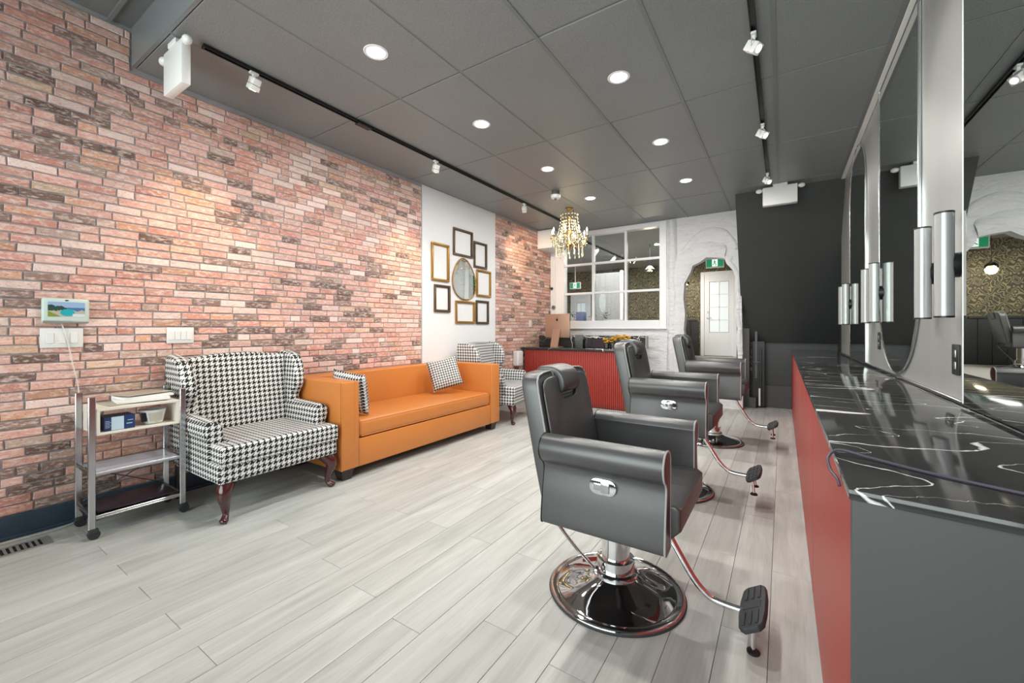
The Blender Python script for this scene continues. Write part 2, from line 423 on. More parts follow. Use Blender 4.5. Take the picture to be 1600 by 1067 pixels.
# left wall, bricks, white painted panel
wl = struct(B().box(XL-.12, XL-.007, YF-.1, YB+.3, -.05, ZH+.05), 'wall_left', 'mortar', smooth=False)
B().box(XL-.02, XL-.001, 3.665, 5.217, 0, ZC).build('painted_panel', 'white', wl, smooth=False)
PAL = [((216, 168, 156), 5), ((222, 180, 168), 5), ((232, 206, 198), 3.4), ((206, 150, 136), 3), ((210, 162, 138), 2), ((150, 124, 114), 2.2), ((122, 98, 90), 1.8), ((190, 164, 152), 1.5), ((216, 184, 160), .5)]
def bcol():
    c = R.choices([p[0] for p in PAL], [p[1] for p in PAL])[0]; k = R.uniform(.92, 1.06)
    return lin(tuple(min(255, v*k) for v in c))
def brick_verts(y0, y1, z0, z1, d):
    j = lambda: R.uniform(-.0018, .0018)
    b = [(XL-.013, y0+j(), z0+j()), (XL-.013, y1+j(), z0+j()), (XL-.013, y1+j(), z1+j()), (XL-.013, y0+j(), z1+j())]
    e = .0035
    m = [(XL-.003+d, p[1], p[2]) for p in b]
    cy, cz = (y0+y1)/2, (z0+z1)/2
    f = [(XL+d, p[1]-math.copysign(e, p[1]-cy), p[2]-math.copysign(e, p[2]-cz)) for p in b]
    V = b+m+f; F = [(8, 9, 10, 11)]
    for k in range(4):
        n = (k+1) % 4; F += [(k, n, 4+n, 4+k), (4+k, 4+n, 8+n, 8+k)]
    return V, F
bricks = []
ch = .0545; nrow = int((ZH-.135)/ch)+1
for r in range(nrow):
    z0 = .138+r*ch; z1 = z0+ch-.0085
    for (ya, yb, ztop) in ((YF, 3.655, ZC), (5.225, YB, ZC)):
        y = ya - R.uniform(0, .12)
        if z1 >= ztop:
            if ya > YF: continue
            yb = YBEAM
        while y < yb:
            L = R.choices((.185, .165, .20, .092), (5, 2, 2, 2.2))[0]
            a, b = max(y, ya), min(y+L, yb)
            if b-a > .02 and z1 < ZH: bricks.append((a, b-.0085, z0, z1))
            y += L
def pixsize(b):
    y = (b[0]+b[1])/2; z = (b[2]+b[3])/2; v = 3.73*.5484+y*.836; r = -3.73*.836+y*.5484
    px = 800+645*r/v; py = 514-645*(z-1.21)/v
    if px < -5 or py < -5 or py > 1070: return 0
    return (b[1]-b[0])*(b[3]-b[2])/v**3
bricks.sort(key=pixsize, reverse=True)
proto = []
for (a, b, z0, z1) in bricks[:296]:
    key = round(b-a, 3)
    cand = [p for p in proto if p[0] == key]
    if len(cand) < 5:
        V, F = brick_verts(-(b-a)/2, (b-a)/2, -(z1-z0)/2, (z1-z0)/2, R.uniform(-.001, .003))
        me = bpy.data.meshes.new('brick'); me.from_pydata(V, [], F); me.materials.append(M['brick']); proto.append((key, me))
    else: me = R.choice(cand)[1]
    o = bpy.data.objects.new('brick', me); C.objects.link(o); o.parent = wl
    o.location = (0, (a+b)/2, (z0+z1)/2); o.color = bcol()
V, F, cols = [], [], []
for (a, b, z0, z1) in bricks[296:]:
    v, f = brick_verts(a, b, z0, z1, R.uniform(-.001, .003)); n = len(V); V += v; F += [tuple(i+n for i in q) for q in f]
    cols += [bcol()]*len(v)
me = bpy.data.meshes.new('brick_field'); me.from_pydata(V, [], F)
ca = me.color_attributes.new('brick_colour', 'FLOAT_COLOR', 'POINT')
ca.data.foreach_set('color', [c for q in cols for c in q]); me.materials.append(M['brickf'])
bf = bpy.data.objects.new('brick_field', me); C.objects.link(bf); bf.parent = wl; bf['kind'] = 'stuff'
struct(B().box(XL-.02, XL+.014, YF, YB, 0, .132, .003, 1).box(XL, XL+.028, YF, YB, 0, .022, .008, 2), 'baseboard_left', 'base')

# storefront wall behind the camera: wide glazing
sw = B().box(XL-.1, XR+.1, YF-.1, YF, 0, .3).box(XL-.1, XR+.1, YF-.1, YF, 3.1, ZH+.1).box(XL-.1, -3.5, YF-.1, YF, .3, 3.1).box(.45, XR+.1, YF-.1, YF, .3, 3.1)
struct(sw, 'wall_front', 'charcoal', smooth=False)
wf = struct(B().box(-3.5, -3.44, YF-.08, YF-.02, .3, 3.1).box(.39, .45, YF-.08, YF-.02, .3, 3.1).box(-3.44, .39, YF-.08, YF-.02, .3, .36).box(-3.44, .39, YF-.08, YF-.02, 3.04, 3.1)
            .box(-2.2, -2.14, YF-.08, YF-.02, .36, 3.04).box(-.9, -.84, YF-.08, YF-.02, .36, 3.04), 'window_2', 'black', smooth=False)
for a, b in ((-3.44, -2.2), (-2.14, -.9), (-.84, .39)):
    B().box(a, b, YF-.055, YF-.049, .36, 3.04).build('pane', 'glass', wf, smooth=False)

# right wall
struct(B().box(XR, XR+.1, YF-.1, YD+.1, -.05, ZH+.05), 'wall_right', 'wallblack', smooth=False)
# silver panel behind the arched mirrors
t = B(); t.box(XP, XR-.002, 2.43, 6.65, .905, ZC-.004, .002, 1)
wp = tag(t.build('wall_panel', 'silver', smooth=False), 'long brushed silver wall panel behind the mirrors', 'wall panel')
for k, (y0, y1) in enumerate(((2.445, 2.447), (4.43, 4.432))): pass
struct(B().box(XP-.018, XP-.0005, 1.0, 6.65, .9005, .918, .003, 1), 'trim_2', 'chromeb')
struct(B().box(XP-.042, XP-.002, YBEAM+.03, 6.65, ZC-.014, ZC-.004, .002, 1), 'trim_1', 'strip')

# dark stair bulkhead, stair wall and grey jamb
bk = B(); X0, X1 = -.53, XR
bk.prism([(6.22, ZC), (YD+.02, ZC), (YD+.02, 1.0), (7.5, 1.0)], 'x', X0, X1-.002)
struct(bk, 'wall_stair_bulkhead', 'wallblack', smooth=False)
struct(B().box(-.62, XR+.1, YD, YD+.1, -.05, 1.05), 'wall_back_stair', 'wallblack', smooth=False)
struct(B().box(-.43, XR-.002, YD-.03, YD-.001, .001, .34, .004, 1), 'baseboard_stair', 'charcoal', smooth=False)
o = B().box(-.55, -.43, 7.36, 7.5, 0.001, 2.41, .004, 1).build('door_frame_post', 'jamb', smooth=False); o['kind'] = 'structure'
o.name = 'trim_3'
B().box(-.44, -.34, 7.3, 7.5, .001, .16, .004, 1).build('plinth_block', 'charcoal', o, smooth=False)
B().box(-.56, -.42, 7.34, 7.5, 2.40, 2.42, .003, 1).build('cap', 'jamb', o, smooth=False)

# back wall of sculpted plaster with window opening and ragged arch
ARCH = [(-.56, .5), (-.566, .81), (-.585, 1.065), (-.572, 1.22), (-.607, 1.44), (-.585, 1.645), (-.607, 1.82), (-.60, 1.98), (-.631, 2.10), (-.72, 2.21), (-.743, 2.29), (-.86, 2.315), (-1.0, 2.33), (-1.08, 2.27),
        (-1.2, 2.215), (-1.225, 2.12), (-1.32, 1.94), (-1.335, 1.7), (-1.31, 1.45), (-1.33, 1.2), (-1.30, .95), (-1.31, .7), (-1.30, .5)]
WIN = (-3.48, -1.66, 1.33, 2.94)
def plaster_wall():
    bm = bmesh.new()
    def loop(pts):
        vs = [bm.verts.new((p[0], YB, p[1])) for p in pts]
        for i in range(len(vs)): bm.edges.new((vs[i], vs[(i+1) % len(vs)]))
    loop([(XL-.1, 0), (-.5, 0), (-.505, 1.0), (-.52, 2.0), (-.54, ZC), (XL-.1, ZC)])
    loop([(WIN[0], WIN[2]), (WIN[1], WIN[2]), (WIN[1], WIN[3]), (WIN[0], WIN[3])]); loop(ARCH)
    bmesh.ops.triangle_fill(bm, edges=bm.edges[:], use_beauty=True, use_dissolve=False)
    r = bmesh.ops.extrude_face_region(bm, geom=bm.faces[:])
    bmesh.ops.translate(bm, vec=(0, .16, 0), verts=[g for g in r['geom'] if isinstance(g, bmesh.types.BMVert)])
    bmesh.ops.recalc_face_normals(bm, faces=bm.faces)
    b = B(); b.bm.free(); b.bm = bm; return b
wb = struct(plaster_wall(), 'wall_back', 'plaster', smooth=False)
# raised rock-like relief round the arch and the trunk beside the window
def relief(path, widths, dep, name):
    b = B(); P = polysmooth([(p[0], 0, p[1]) for p in path], 3); n = len(P); rings = []
    for i, p in enumerate(P):
        d = (P[min(i+1, n-1)]-P[max(i-1, 0)]).normalized(); nrm = Vector((-d.z, 0, d.x)); w = widths[min(int(i/3), len(widths)-1)]
        ring = []
        for k in range(7):
            u = k/6; h = math.sin(u*math.pi)**.7*dep*(.6+.4*R.random())
            q = p+nrm*(u*w)*(1+.08*R.uniform(-1, 1)); ring.append(b.bm.verts.new((q.x, YB+.004-h, q.z)))
        rings.append(ring)
    for i in range(n-1):
        for k in range(6): b.bm.faces.new((rings[i][k], rings[i][k+1], rings[i+1][k+1], rings[i+1][k]))
    bmesh.ops.smooth_vert(b.bm, verts=b.bm.verts, factor=.4, use_axis_x=True, use_axis_y=True, use_axis_z=True)
    return b.build(name, 'plaster', wb, ang=60)
arv = ARCH[::-1]
relief(arv[:13], [.24, .24, .25, .27, .3, .3, .3, .3, .3, .28, .26, .22, .16, .12], .05, 'plaster_relief')
relief(arv[12:-1], [.12, .08, .07, .07, .07, .07], .022, 'plaster_relief')
relief([(-1.30, 2.42), (-1.1, 2.62), (-.9, 2.68), (-.7, 2.58), (-.62, 2.40)], [.10, .12, .12, .08], .03, 'plaster_relief')
relief([(-1.60, .02), (-1.60, .5), (-1.585, 1.0), (-1.575, 1.6), (-1.585, 2.1), (-1.57, 2.6), (-1.585, 2.99)][::-1], [.15]*20, .07, 'plaster_trunk')
for k, zz in enumerate((1.18, 1.02, .86, .7)):
    relief([(-1.70, zz+.01), (-2.1, zz-.015), (-2.5, zz+.02), (-3.0+.1*k, zz)][::-1], [.13]*20, .016, 'plaster_ledge')

# window_1 in the back wall
w1 = B(); a, b_, c_, d_ = WIN
w1.box(a-.12, a+.04, YB-.03, YB+.12, c_-.10, d_+.045, .004, 1).box(b_-.04, b_+.07, YB-.03, YB+.12, c_-.10, d_+.045, .004, 1)
w1.box(a+.0405, b_-.0405, YB-.03, YB+.12, d_-.03, d_+.045, .004, 1).box(a+.0405, b_-.0405, YB-.03, YB+.12, c_-.10, c_+.03, .004, 1)
win = struct(w1, 'window_1', 'whitegloss', smooth=False)
B().box(a-.12, b_+.08, YB-.05, YB-.001, c_-.12, c_-.095, .004, 1).build('window_sill', 'whitegloss', win, smooth=False)
vx = [a+.04, -2.88, -2.28, b_-.04]; hz = [c_+.03, 1.865, 2.40, d_-.03]
for x in vx[1:-1]: B().box(x-.022, x+.022, YB+.02, YB+.09, c_+.03, d_-.03, .004, 1).build('muntin', 'whitegloss', win, smooth=False)
for z in hz[1:-1]: B().box(a+.04, b_-.04, YB+.025, YB+.085, z-.02, z+.02, .004, 1).build('muntin', 'whitegloss', win, smooth=False)
for i in range(3):
    for j in range(3):
        B().box(vx[i]+(.022 if i else 0), vx[i+1]-(.022 if i < 2 else 0), YB+.05, YB+.056, hz[j]+(.02 if j else 0), hz[j+1]-(.02 if j < 2 else 0)).build('pane', 'glass2', win, smooth=False)
# fluted white strip left of the window
st = B()
for k in range(5): st.box(-3.725+.025*k, -3.703+.025*k, YB-.022, YB-.0005, 1.32, ZC-.03, .005, 2)
st.build('fluted_casing', 'whitegloss', wb)

# back room behind the window and the arch (floor raised by three steps)
FB = .5; XB0, XB1, YE = -5.9, -.50, 12.0; Y0 = YB+.16
struct(B().box(XB0, XB1, Y0, YE, FB-.1, FB), 'floor_back_room', 'stonefl', smooth=False)
struct(B().box(XB0, XB1, Y0, YE, ZC, ZC+.1), 'ceiling_back_room', 'backceil', smooth=False)
we = struct(B().box(XB0, XB1, YE, YE+.1, FB, ZC), 'wall_back_room_end', 'damask', smooth=False, uv=True)
for k in range(26):
    x = XB0+.02+k*.2
    if (x > -1.95 and x < -.7) or x < -4.9: continue
    B().box(x+.002, x+.198, YE-.02, YE-.0005, FB+.01, 1.42, .004, 1).build('wainscot_board', 'wains', we, smooth=False)
B().box(-4.95, -1.95, YE-.04, YE-.0005, 1.42, 1.47, .006, 2).build('wainscot_cap', 'wains', we, smooth=False)
struct(B().box(XB0-.1, XB0, Y0, YE, FB, ZC), 'wall_back_room_left', 'white', smooth=False)
struct(B().box(XB1, XB1+.1, Y0+.3, YE, FB, ZC), 'wall_back_room_right', 'damask', smooth=False, uv=True)
struct(B().box(-4.0, -3.36, 10.0, 10.06, FB, 2.62, .004, 1), 'wall_partition', 'backceil', smooth=False)
struct(B().box(-3.36, -3.30, 9.98, 10.08, FB, 2.66, .006, 1), 'trim_4', 'whitegloss', smooth=False)
def glazed_door(name, x0, x1, y, zt, rows, cols_, parentless=True):
    d = B(); d.box(x0, x0+.09, y-.05, y-.001, FB, zt, .004, 1).box(x1-.09, x1, y-.05, y-.001, FB, zt, .004, 1).box(x0+.0905, x1-.0905, y-.05, y-.001, zt-.09, zt, .004, 1)
    dr = struct(d, name, 'whitegloss', smooth=False)
    u0, u1, z0, z1 = x0+.21, x1-.18, FB+.62, zt-.27
    lf = B().box(x0+.09, u0, y-.035, y-.004, FB+.01, zt-.09, .003, 1).box(u1, x1-.09, y-.035, y-.004, FB+.01, zt-.09, .003, 1).box(u0, u1, y-.035, y-.004, FB+.01, z0, .003, 1).box(u0, u1, y-.035, y-.004, z1, zt-.09, .003, 1)
    leaf = lf.build('door_leaf', 'whitegloss', dr, smooth=False)
    for i in range(cols_):
        for j in range(rows):
            pa = u0+(u1-u0)*i/cols_+.009; pb = u0+(u1-u0)*(i+1)/cols_-.009; qa = z0+(z1-z0)*j/rows+.009; qb = z0+(z1-z0)*(j+1)/rows-.009
            B().box(pa, pb, y-.022, y-.014, qa, qb).build('pane', 'frost', leaf, smooth=False)
    for i in range(1, cols_): B().box(u0+(u1-u0)*i/cols_-.01, u0+(u1-u0)*i/cols_+.01, y-.035, y-.008, z0, z1).build('muntin', 'whitegloss', leaf, smooth=False)
    for j in range(1, rows): B().box(u0, u1, y-.035, y-.008, z0+(z1-z0)*j/rows-.01, z0+(z1-z0)*j/rows+.01).build('muntin', 'whitegloss', leaf, smooth=False)
    B().cyl((x0+.16, y-.075, FB+1.0), (x0+.16, y-.03, FB+1.0), .012).tube([(x0+.16, y-.08, FB+1.0), (x0+.27, y-.08, FB+1.0)], .01).build('door_handle', 'chromeb', dr)
    B().cyl((x0+.16, y-.06, FB+1.16), (x0+.16, y-.03, FB+1.16), .025, n=16).build('deadbolt', 'chromeb', dr)
glazed_door('door_1', -1.83, -.98, YE, 2.72, 4, 2)
glazed_door('door_2', -5.62, -4.95, YE, 2.3, 3, 2)
# ------------------------------------------------------------------ mirrors, panel fittings
def capsule_mirror(yc, hw, z0, z1, label, arch_top):
    pts = []; n = 24
    if arch_top:
        for k in range(n+1):
            a = math.pi*k/n; pts.append((yc+hw*math.cos(a), z1-hw+hw*math.sin(a)))
        pts += [(yc-hw, z0), (yc+hw, z0)]
    else:
        pts += [(yc+hw, z1), (yc-hw, z1)]
        for k in range(n+1):
            a = math.pi+math.pi*k/n; pts.append((yc+hw*math.cos(a), z0+hw+hw*math.sin(a)))
    o = thing('arched_mirror', label, 'mirror', (XP-.001, yc, z0), group='arched mirrors on the silver panel')
    loc = lambda q, g=0: [((p[0]-yc)*(1-g), (p[1]-z0)*(1-g*.3)) for p in q]
    B().prism(loc(pts), 'x', -.012, -.001).build('mirror_glass', 'mirror', o, smooth=False)
    e = loc(pts); B().tube([(-.012, p[0], p[1]) for p in e]+[(-.012, e[0][0], e[0][1])], .004, 6, False).build('rim', 'chromeb', o)
    return o
capsule_mirror(3.575, .535, .93, 2.985, 'middle mirror of the silver panel, ceiling-high with a rounded foot', False)
capsule_mirror(5.245, .495, .92, 2.99, 'farther mirror of the silver panel, arched at the top, toward the dark stair corner', True)
mr = thing('wall_mirror', 'large straight-sided wall mirror at the near end of the marble counter', 'mirror', (XP, 1.66, .92))
mp_ = [(-.60, 0), (.638, 0), (.638, 2.06)]+[(.02+.62*math.cos(math.pi*k/16)*.99, 1.46+.6*math.sin(math.pi*k/16)) for k in range(1, 16)]
mp_ = [(-.62, 0), (.638, 0), (.638, 1.5)]+[(.009+.629*math.cos(math.pi*k/16), 1.5+.56*math.sin(math.pi*k/16)) for k in range(1, 17)]
B().prism(mp_, 'x', -.035, .030).build('mirror_glass', 'mirror', mr, smooth=False)
B().box(-.037, .030, .6385, .642, 0, 1.75, .001, 1).build('edge_strip', 'strip', mr, smooth=False)

def sconce(y, label):
    o = thing('wall_sconce', label, 'lamp', (XP, y, 1.48), group='cylindrical wall sconces beside the mirrors')
    B().cyl((-.001, .03, 0), (-.028, .03, 0), .052, n=28).build('backplate', 'black', o)
    B().box(-.05, -.02, .012, .046, -.02, .02, .004, 1).build('bracket', 'black', o)
    B().cyl((-.052, 0, -.215), (-.052, 0, .215), .030, n=28).build('opal_tube', 'lampw', o)
    for z in (-.222, .215): B().cyl((-.052, 0, z), (-.052, 0, z+.007), .032, n=28).build('end_cap', 'black', o)
    B().box(-.036, -.022, -.008, .010, -.215, .215).build('back_channel', 'black', o, smooth=False)
    return o
for y, l in ((2.45, 'cylindrical wall sconce nearest the camera, beside the large near wall mirror'), (2.77, 'second cylindrical wall sconce, at the near edge of the middle round-footed mirror'),
             (4.05, 'third cylindrical wall sconce, at the far edge of the middle round-footed mirror'), (4.42, 'fourth cylindrical wall sconce, before the farther arched mirror'),
             (5.72, 'fifth cylindrical wall sconce, at the far edge of the farther arched mirror'), (6.07, 'farthest cylindrical wall sconce, at the end of the silver panel')):
    sconce(y, l)
def wall_socket(y, z, label):
    o = thing('wall_socket', label, 'outlet', (XP-.0005, y, z))
    B().box(-.008, 0, -.04, .04, -.065, .065, .003, 2).build('cover_plate', 'black', o)
    for k in (-.025, .025): B().box(-.0105, -.008, -.017, .017, k-.016, k+.016, .004, 2).build('receptacle', 'chromeb', o)
wall_socket(2.50, 1.08, 'black wall socket low beside the large near wall mirror')
wall_socket(4.17, 1.12, 'black wall socket beside the foot of the middle round-footed mirror')

# ------------------------------------------------------------------ styling counter
ct = B(); ct.prism([(.107, 1.026), (XP-.002, .955), (XP-.002, 7.5), (.107, 7.5)], 'z', .880, .9, .002, 2)
tag(ct.build('countertop', 'marble'), 'long glossy black marble worktop with white veins along the mirrors', 'worktop')
cb = thing('counter_cabinet', 'long low red and charcoal cabinet under the black marble worktop', 'cabinet', (0, 1.03, 0))
B().prism([(.113, .003), (XP-.01, -.06), (XP-.01, .012), (.113, .03)], 'z', .002, .878).build('end_panel', 'charcoal', cb, smooth=False)
B().box(.137, XP-.01, .03, 6.46, .002, .878).build('carcass', 'charcoal', cb, smooth=False)
ys = [.030, 1.27, 1.95, 2.63, 3.31, 3.99, 4.67, 5.35, 6.03, 6.46]
for k in range(len(ys)-1):
    B().box(.114, .136, ys[k]+.003, ys[k+1]-.003, .01, .874, .002, 1).build('door', 'red', cb, smooth=False)
# cord looping over the counter edge
cp = polysmooth([(.61, 1.10, .904), (.50, 1.12, .904), (.38, 1.16, .904), (.26, 1.22, .904), (.17, 1.28, .906), (.118, 1.30, .911), (.094, 1.28, .895), (.096, 1.25, .872), (.106, 1.22, .862), (.109, 1.205, .850)], 5)
tag(B().tube(cp, .0034, 8).build('power_cord', 'cord'), 'grey-violet power cord looping over the near edge of the marble worktop', 'cord')

# ------------------------------------------------------------------ barber chairs
def barber_chair(label, loc):
    o = thing('barber_chair', label, 'chair', loc, 0, 'black barber chairs facing the counter')
    def mod(r, z, a):
        if .1 < r < .26: z = z+.007*math.cos(6*a)*(1-abs(r-.18)/.08)
        return r, z
    b = B().lathe([(.298, 0), (.303, .006), (.300, .015), (.288, .020), (.270, .016), (.262, .018), (.24, .030), (.20, .040), (.16, .052), (.12, .066), (.098, .078), (.092, .082), (.03, .082)], n=72, mod=mod)
    base = b.build('base', 'darkchrome', o, ang=70)
    B().lathe([(.295, 0), (.306, .001), (.307, .006), (.303, .010), (.295, .010)], n=72).build('base_rim', 'rubber', base)
    B().lathe([(.098, .08), (.098, .098), (.086, .104), (.084, .155), (.07, .158)], n=40).build('collar', 'chrome', o)
    B().lathe([(.064, .09), (.064, .372), (.03, .375)], n=40).build('column', 'chrome', o)
    # pump lever
    lv = B().tube(polysmooth([(-.06, -.10, .125), (-.07, -.12, .15), (-.13, -.18, .25), (-.19, -.235, .36)], 3), .0075, 10)
    lv.ball((-.055, -.095, .118), .02, 2)
    lv.cyl((-.19, -.235, .35), (-.20, -.245, .385), .011, n=10)
    lv.build('pump_lever', 'chromeb', o)
    # seat
    st = B().prism([(-.20, .392), (.275, .392), (.335, .455), (.335, .535), (.315, .55), (-.20, .54)], 'y', -.252, .252, .012, 3)
    seat = st.build('seat', 'blacklea', o)
    B().box(-.16, .2, -.19, .19, .372, .392).build('seat_plate', 'black', seat, smooth=False)
    # arms with outward roll
    prof = [(-.250, .392), (-.250, .69), (-.250, .728), (-.268, .753), (-.302, .762), (-.336, .752), (-.357, .722), (-.358, .690), (-.343, .662), (-.322, .645), (-.312, .625), (-.315, .59), (-.325, .53), (-.333, .46), (-.337, .41), (-.331, .392), (-.31, .386)]
    pr = [tuple(p) for p in [(q.x, q.y) for q in polysmooth([(p[0], p[1], 0) for p in prof], 3)]]
    for sg in (1, -1):
        pp = [(sg*y, z) for y, z in pr]
        b = B().prism(pp, 'x', -.21, .298, .011, 3)
        # softly tapered, belly between welts
        arm = b.build('arm', 'blacklea', o, ang=60)
        B().tube([(.297, y, z) for y, z in pp]+[(.297, pp[0][0], pp[0][1])], .0038, 6, False).build('piping', 'piping', arm)
        B().tube([(-.208, y, z) for y, z in pp[6:-2]], .003, 6, False).build('piping', 'black', arm)
        sm = polysmooth([(-.19, sg*-.3215, .650), (-.05, sg*-.3225, .647), (.12, sg*-.3225, .646), (.29, sg*-.3225, .650)], 4)
    # latch on the near arm
    lt = B(); pts = []
    for k in range(12): a = -math.pi/2+math.pi*k/11; pts.append((.085+.032*math.cos(a), .592+.032*math.sin(a)))
    for k in range(12): a = math.pi/2+math.pi*k/11; pts.append((.038+.032*math.cos(a), .592+.032*math.sin(a)))
    lt.prism(pts, 'y', -.331, -.308, .003, 2)
    la = lt.build('latch_plate', 'chrome', o)
    B().box(.026, .060, -.335, -.331, .578, .606, .003, 2).box(.055, .090, -.336, -.331, .571, .613, .003, 2).build('latch_lever', 'chromeb', la)
    # backrest: outline with notch, sheared back
    out = [(-.262, .46), (-.268, .60), (-.268, .93), (-.262, .975), (-.24, .998), (-.20, 1.008), (-.125, 1.012), (-.108, 1.0), (-.100, .93), (-.088, .905), (-.06, .897), (.06, .897), (.088, .905), (.100, .93), (.108, 1.0), (.125, 1.012), (.20, 1.008), (.24, .998), (.262, .975), (.268, .93), (.268, .60), (.262, .46)]
    lean = lambda x, y, z: (x-(z-.5)*.20-.0, y, z)
    bk_ = B().prism(out, 'x', -.262, -.172, .014, 3).shear(lean).build('backrest', 'blacklea', o, ang=50)
    B().prism([(y*.90, .5+(z-.5)*.955) for y, z in out], 'x', -.170, -.155, .012, 3).shear(lean).build('back_pad', 'blacklea', bk_, ang=50)
    B().tube([lean(-.174, y, z) for y, z in out], .0042, 6).build('piping', 'piping', bk_)
    hp = [(-.268, .90), (-.272, .99), (-.268, 1.012), (-.245, 1.028), (-.20, 1.031), (-.158, 1.022), (-.130, .99), (-.126, .95), (-.136, .92), (-.157, .905), (-.18, .905)]
    hp = [(q.x, q.y) for q in polysmooth([(p[0], p[1], 0) for p in hp], 2)]
    hr = B().prism(hp, 'y', -.092, .092, .012, 3).shear(lean).build('headrest', 'blacklea', bk_, ang=50)
    # footrest
    fp = polysmooth([(.12, 0, .385), (.20, 0, .375), (.262, 0, .28), (.335, 0, .165), (.39, 0, .112), (.44, 0, .096), (.53, 0, .094)], 4)
    fr = B().tube(fp, .0135, 12).build('footrest_bar', 'chrome', o)
    pd = [(-.145, -.028), (-.125, -.045), (-.05, -.052), (.05, -.052), (.125, -.045), (.145, -.028), (.145, .028), (.125, .045), (.05, .052), (-.05, .052), (-.125, .045), (-.145, .028)]
    T = Matrix.Translation((.555, 0, .118)) @ Matrix.Rotation(D(-32), 4, 'Y')
    fpl = B().prism([(q, p) for p, q in pd], 'z', -.011, .011, .004, 2, mat=T).build('foot_plate', 'rubber', o)
    rb = B()
    for yy in (-.085, .085):
        for k in range(3): rb.box(-.032+.026*k, -.020+.026*k, yy-.042, yy+.042, .011, .016, .002, 1, mat=T)
    rb.box(-.035, .035, -.022, .022, .011, .014, .002, 1, mat=T)
    rb.build('tread', 'rubber', fpl)
    for yy in (-.085, .085):
        B().cyl((.558, yy, .012), (.552, yy, .105), .008, n=10).build('foot_stem', 'chrome', fpl)
        B().lathe([(.022, 0), (.023, .006), (.017, .012), (.008, .014)], c=(.558, yy, 0), n=20).build('foot_pad', 'black', fpl)
    return o
ch1 = barber_chair('black leather barber chair nearest the camera, whole chrome base in view', (-.65, 1.87, 0))
def raised(label, loc, dz, latch=True, rz=0):
    c = copy_tree(ch1); c.location = loc; c['label'] = label; c.rotation_euler = (0, 0, rz)
    for p in [q for q in C.objects if q.parent == c]:
        n = p.name.split('.')[0]
        if n in ('base', 'collar', 'pump_lever', 'column'):
            if n == 'pump_lever': p.location.z = 0
            continue
        if n == 'latch_plate' and not latch:
            for q in [q for q in C.objects if q.parent == p]: bpy.data.objects.remove(q)
            bpy.data.objects.remove(p); continue
        p.location.z = dz
    B().cyl((0, 0, .37), (0, 0, .375+dz), .045, n=32).build('piston', 'chrome', c)
    return c
raised('middle black leather barber chair of the row, with an oval chrome latch on its arm', (-.72, 3.30, 0), .095)
raised('farthest black leather barber chair, closest to the plaster arch, without a latch in its arm', (-.64, 4.93, 0), .12, latch=False)

# ------------------------------------------------------------------ houndstooth wing chairs
def wing_chair(label, loc, rz):
    o = thing('wing_armchair', label, 'armchair', loc, rz, 'houndstooth wing armchairs')
    H = dict(mat='hound', parent=o, uv=True)
    hw = .40
    B().box(-.36, .392, -hw, hw, .245, .365, .018, 3).build('seat_frame', **H)
    sc_ = B().prism([(-.22, -.30), (.26, -.30), (.265, -.395), (.40, -.395), (.405, .395), (.265, .395), (.26, .30), (-.22, .30)], 'z', .366, .478, .022, 4)
    sc_.build('seat_cushion', **H)
    # back: camel top, leaning
    n = 16; top = []
    for k in range(n+1):
        u = -1+2*k/n; top.append((u*.345, 1.0+.03*math.cos(u*math.pi*.5)+.0*u))
    out = [(-.30, .34)]+[( -.33, .6)]+top+[(.33, .6), (.30, .34)]
    lean = lambda x, y, z: (x-(z-.4)*.16, y, z)
    bk = B().prism(out, 'x', -.295, -.165, .03, 4).shear(lean).build('backrest', **H)
    # wings
    for sg in (-1, 1):
        wg = [(-.40, .34), (-.30, .34), (-.12, .50), (-.13, .66), (-.075, .74), (-.07, .85), (-.105, .95), (-.16, 1.0), (-.24, 1.02), (-.37, 1.02), (-.41, .9)]
        wg = [(q.x, q.y) for q in polysmooth([(p[0]+.01-(p[1]-.4)*.08, p[1], 0) for p in wg], 2)]
        y0, y1 = sg*.325, sg*.405
        w = B().prism(wg, 'y', min(y0, y1), max(y0, y1), .028, 4)
        w.shear(lambda x, y, z: (x, y*(1+.09*max(0, (z-.6)/.4)*(1 if x > -.3 else .6)), z))
        w.build('wing', **H)
    # arms: panel plus scroll roll
        ap = [(.30, .36), (.398, .25), (.402, .50), (.415, .535), (.424, .57), (.420, .605), (.40, .63), (.375, .637), (.34, .625), (.318, .595), (.315, .55), (.305, .5)]
        ap[0] = (.305, .25)
        pp = [(sg*y, z) for y, z in ap]
        am = B().prism(pp, 'x', -.30, .245, .022, 4)
        am.shear(lambda x, y, z: (x, y, z-(.02*max(0, x)*4 if z > .5 else 0)))
        am.build('arm', **H)
    # legs
    for sg in (-1, 1):
        P = polysmooth([(.325, sg*.33, .25), (.352, sg*.352, .215), (.368, sg*.366, .17), (.352, sg*.352, .10), (.345, sg*.346, .045), (.365, sg*.362, .018), (.378, sg*.372, .008)], 3)
        rr = []
        for k in range(len(P)):
            u = k/(len(P)-1); rr.append([.052, .048, .040, .026, .018, .023, .018][min(6, int(u*6+.5))])
        rr = [ (rr[max(0, i-1)]+rr[i]*2+rr[min(len(rr)-1, i+1)])/4 for i in range(len(rr))]
        lg = B().tube(P, rr, 14).ball((.372, sg*.367, .018), .024, 2, (1.1, 1.1, .74))
        l_ = lg.build('leg', 'mahog', o, ang=80)
        if sg == -1: l_['label'] = 'dark mahogany cabriole leg'
        B().prism([(-.36, .25), (-.30, .25), (-.325, 0.001), (-.365, 0.001)], 'y', sg*.36-.025, sg*.36+.025, .004, 1).build('leg', 'darkwood', o, ang=30)
    # welts
    B().tube([(.398, -.395, .366), (.398, .395, .366)], .006, 6).build('welt', 'hound', o, uv=True)
    return o
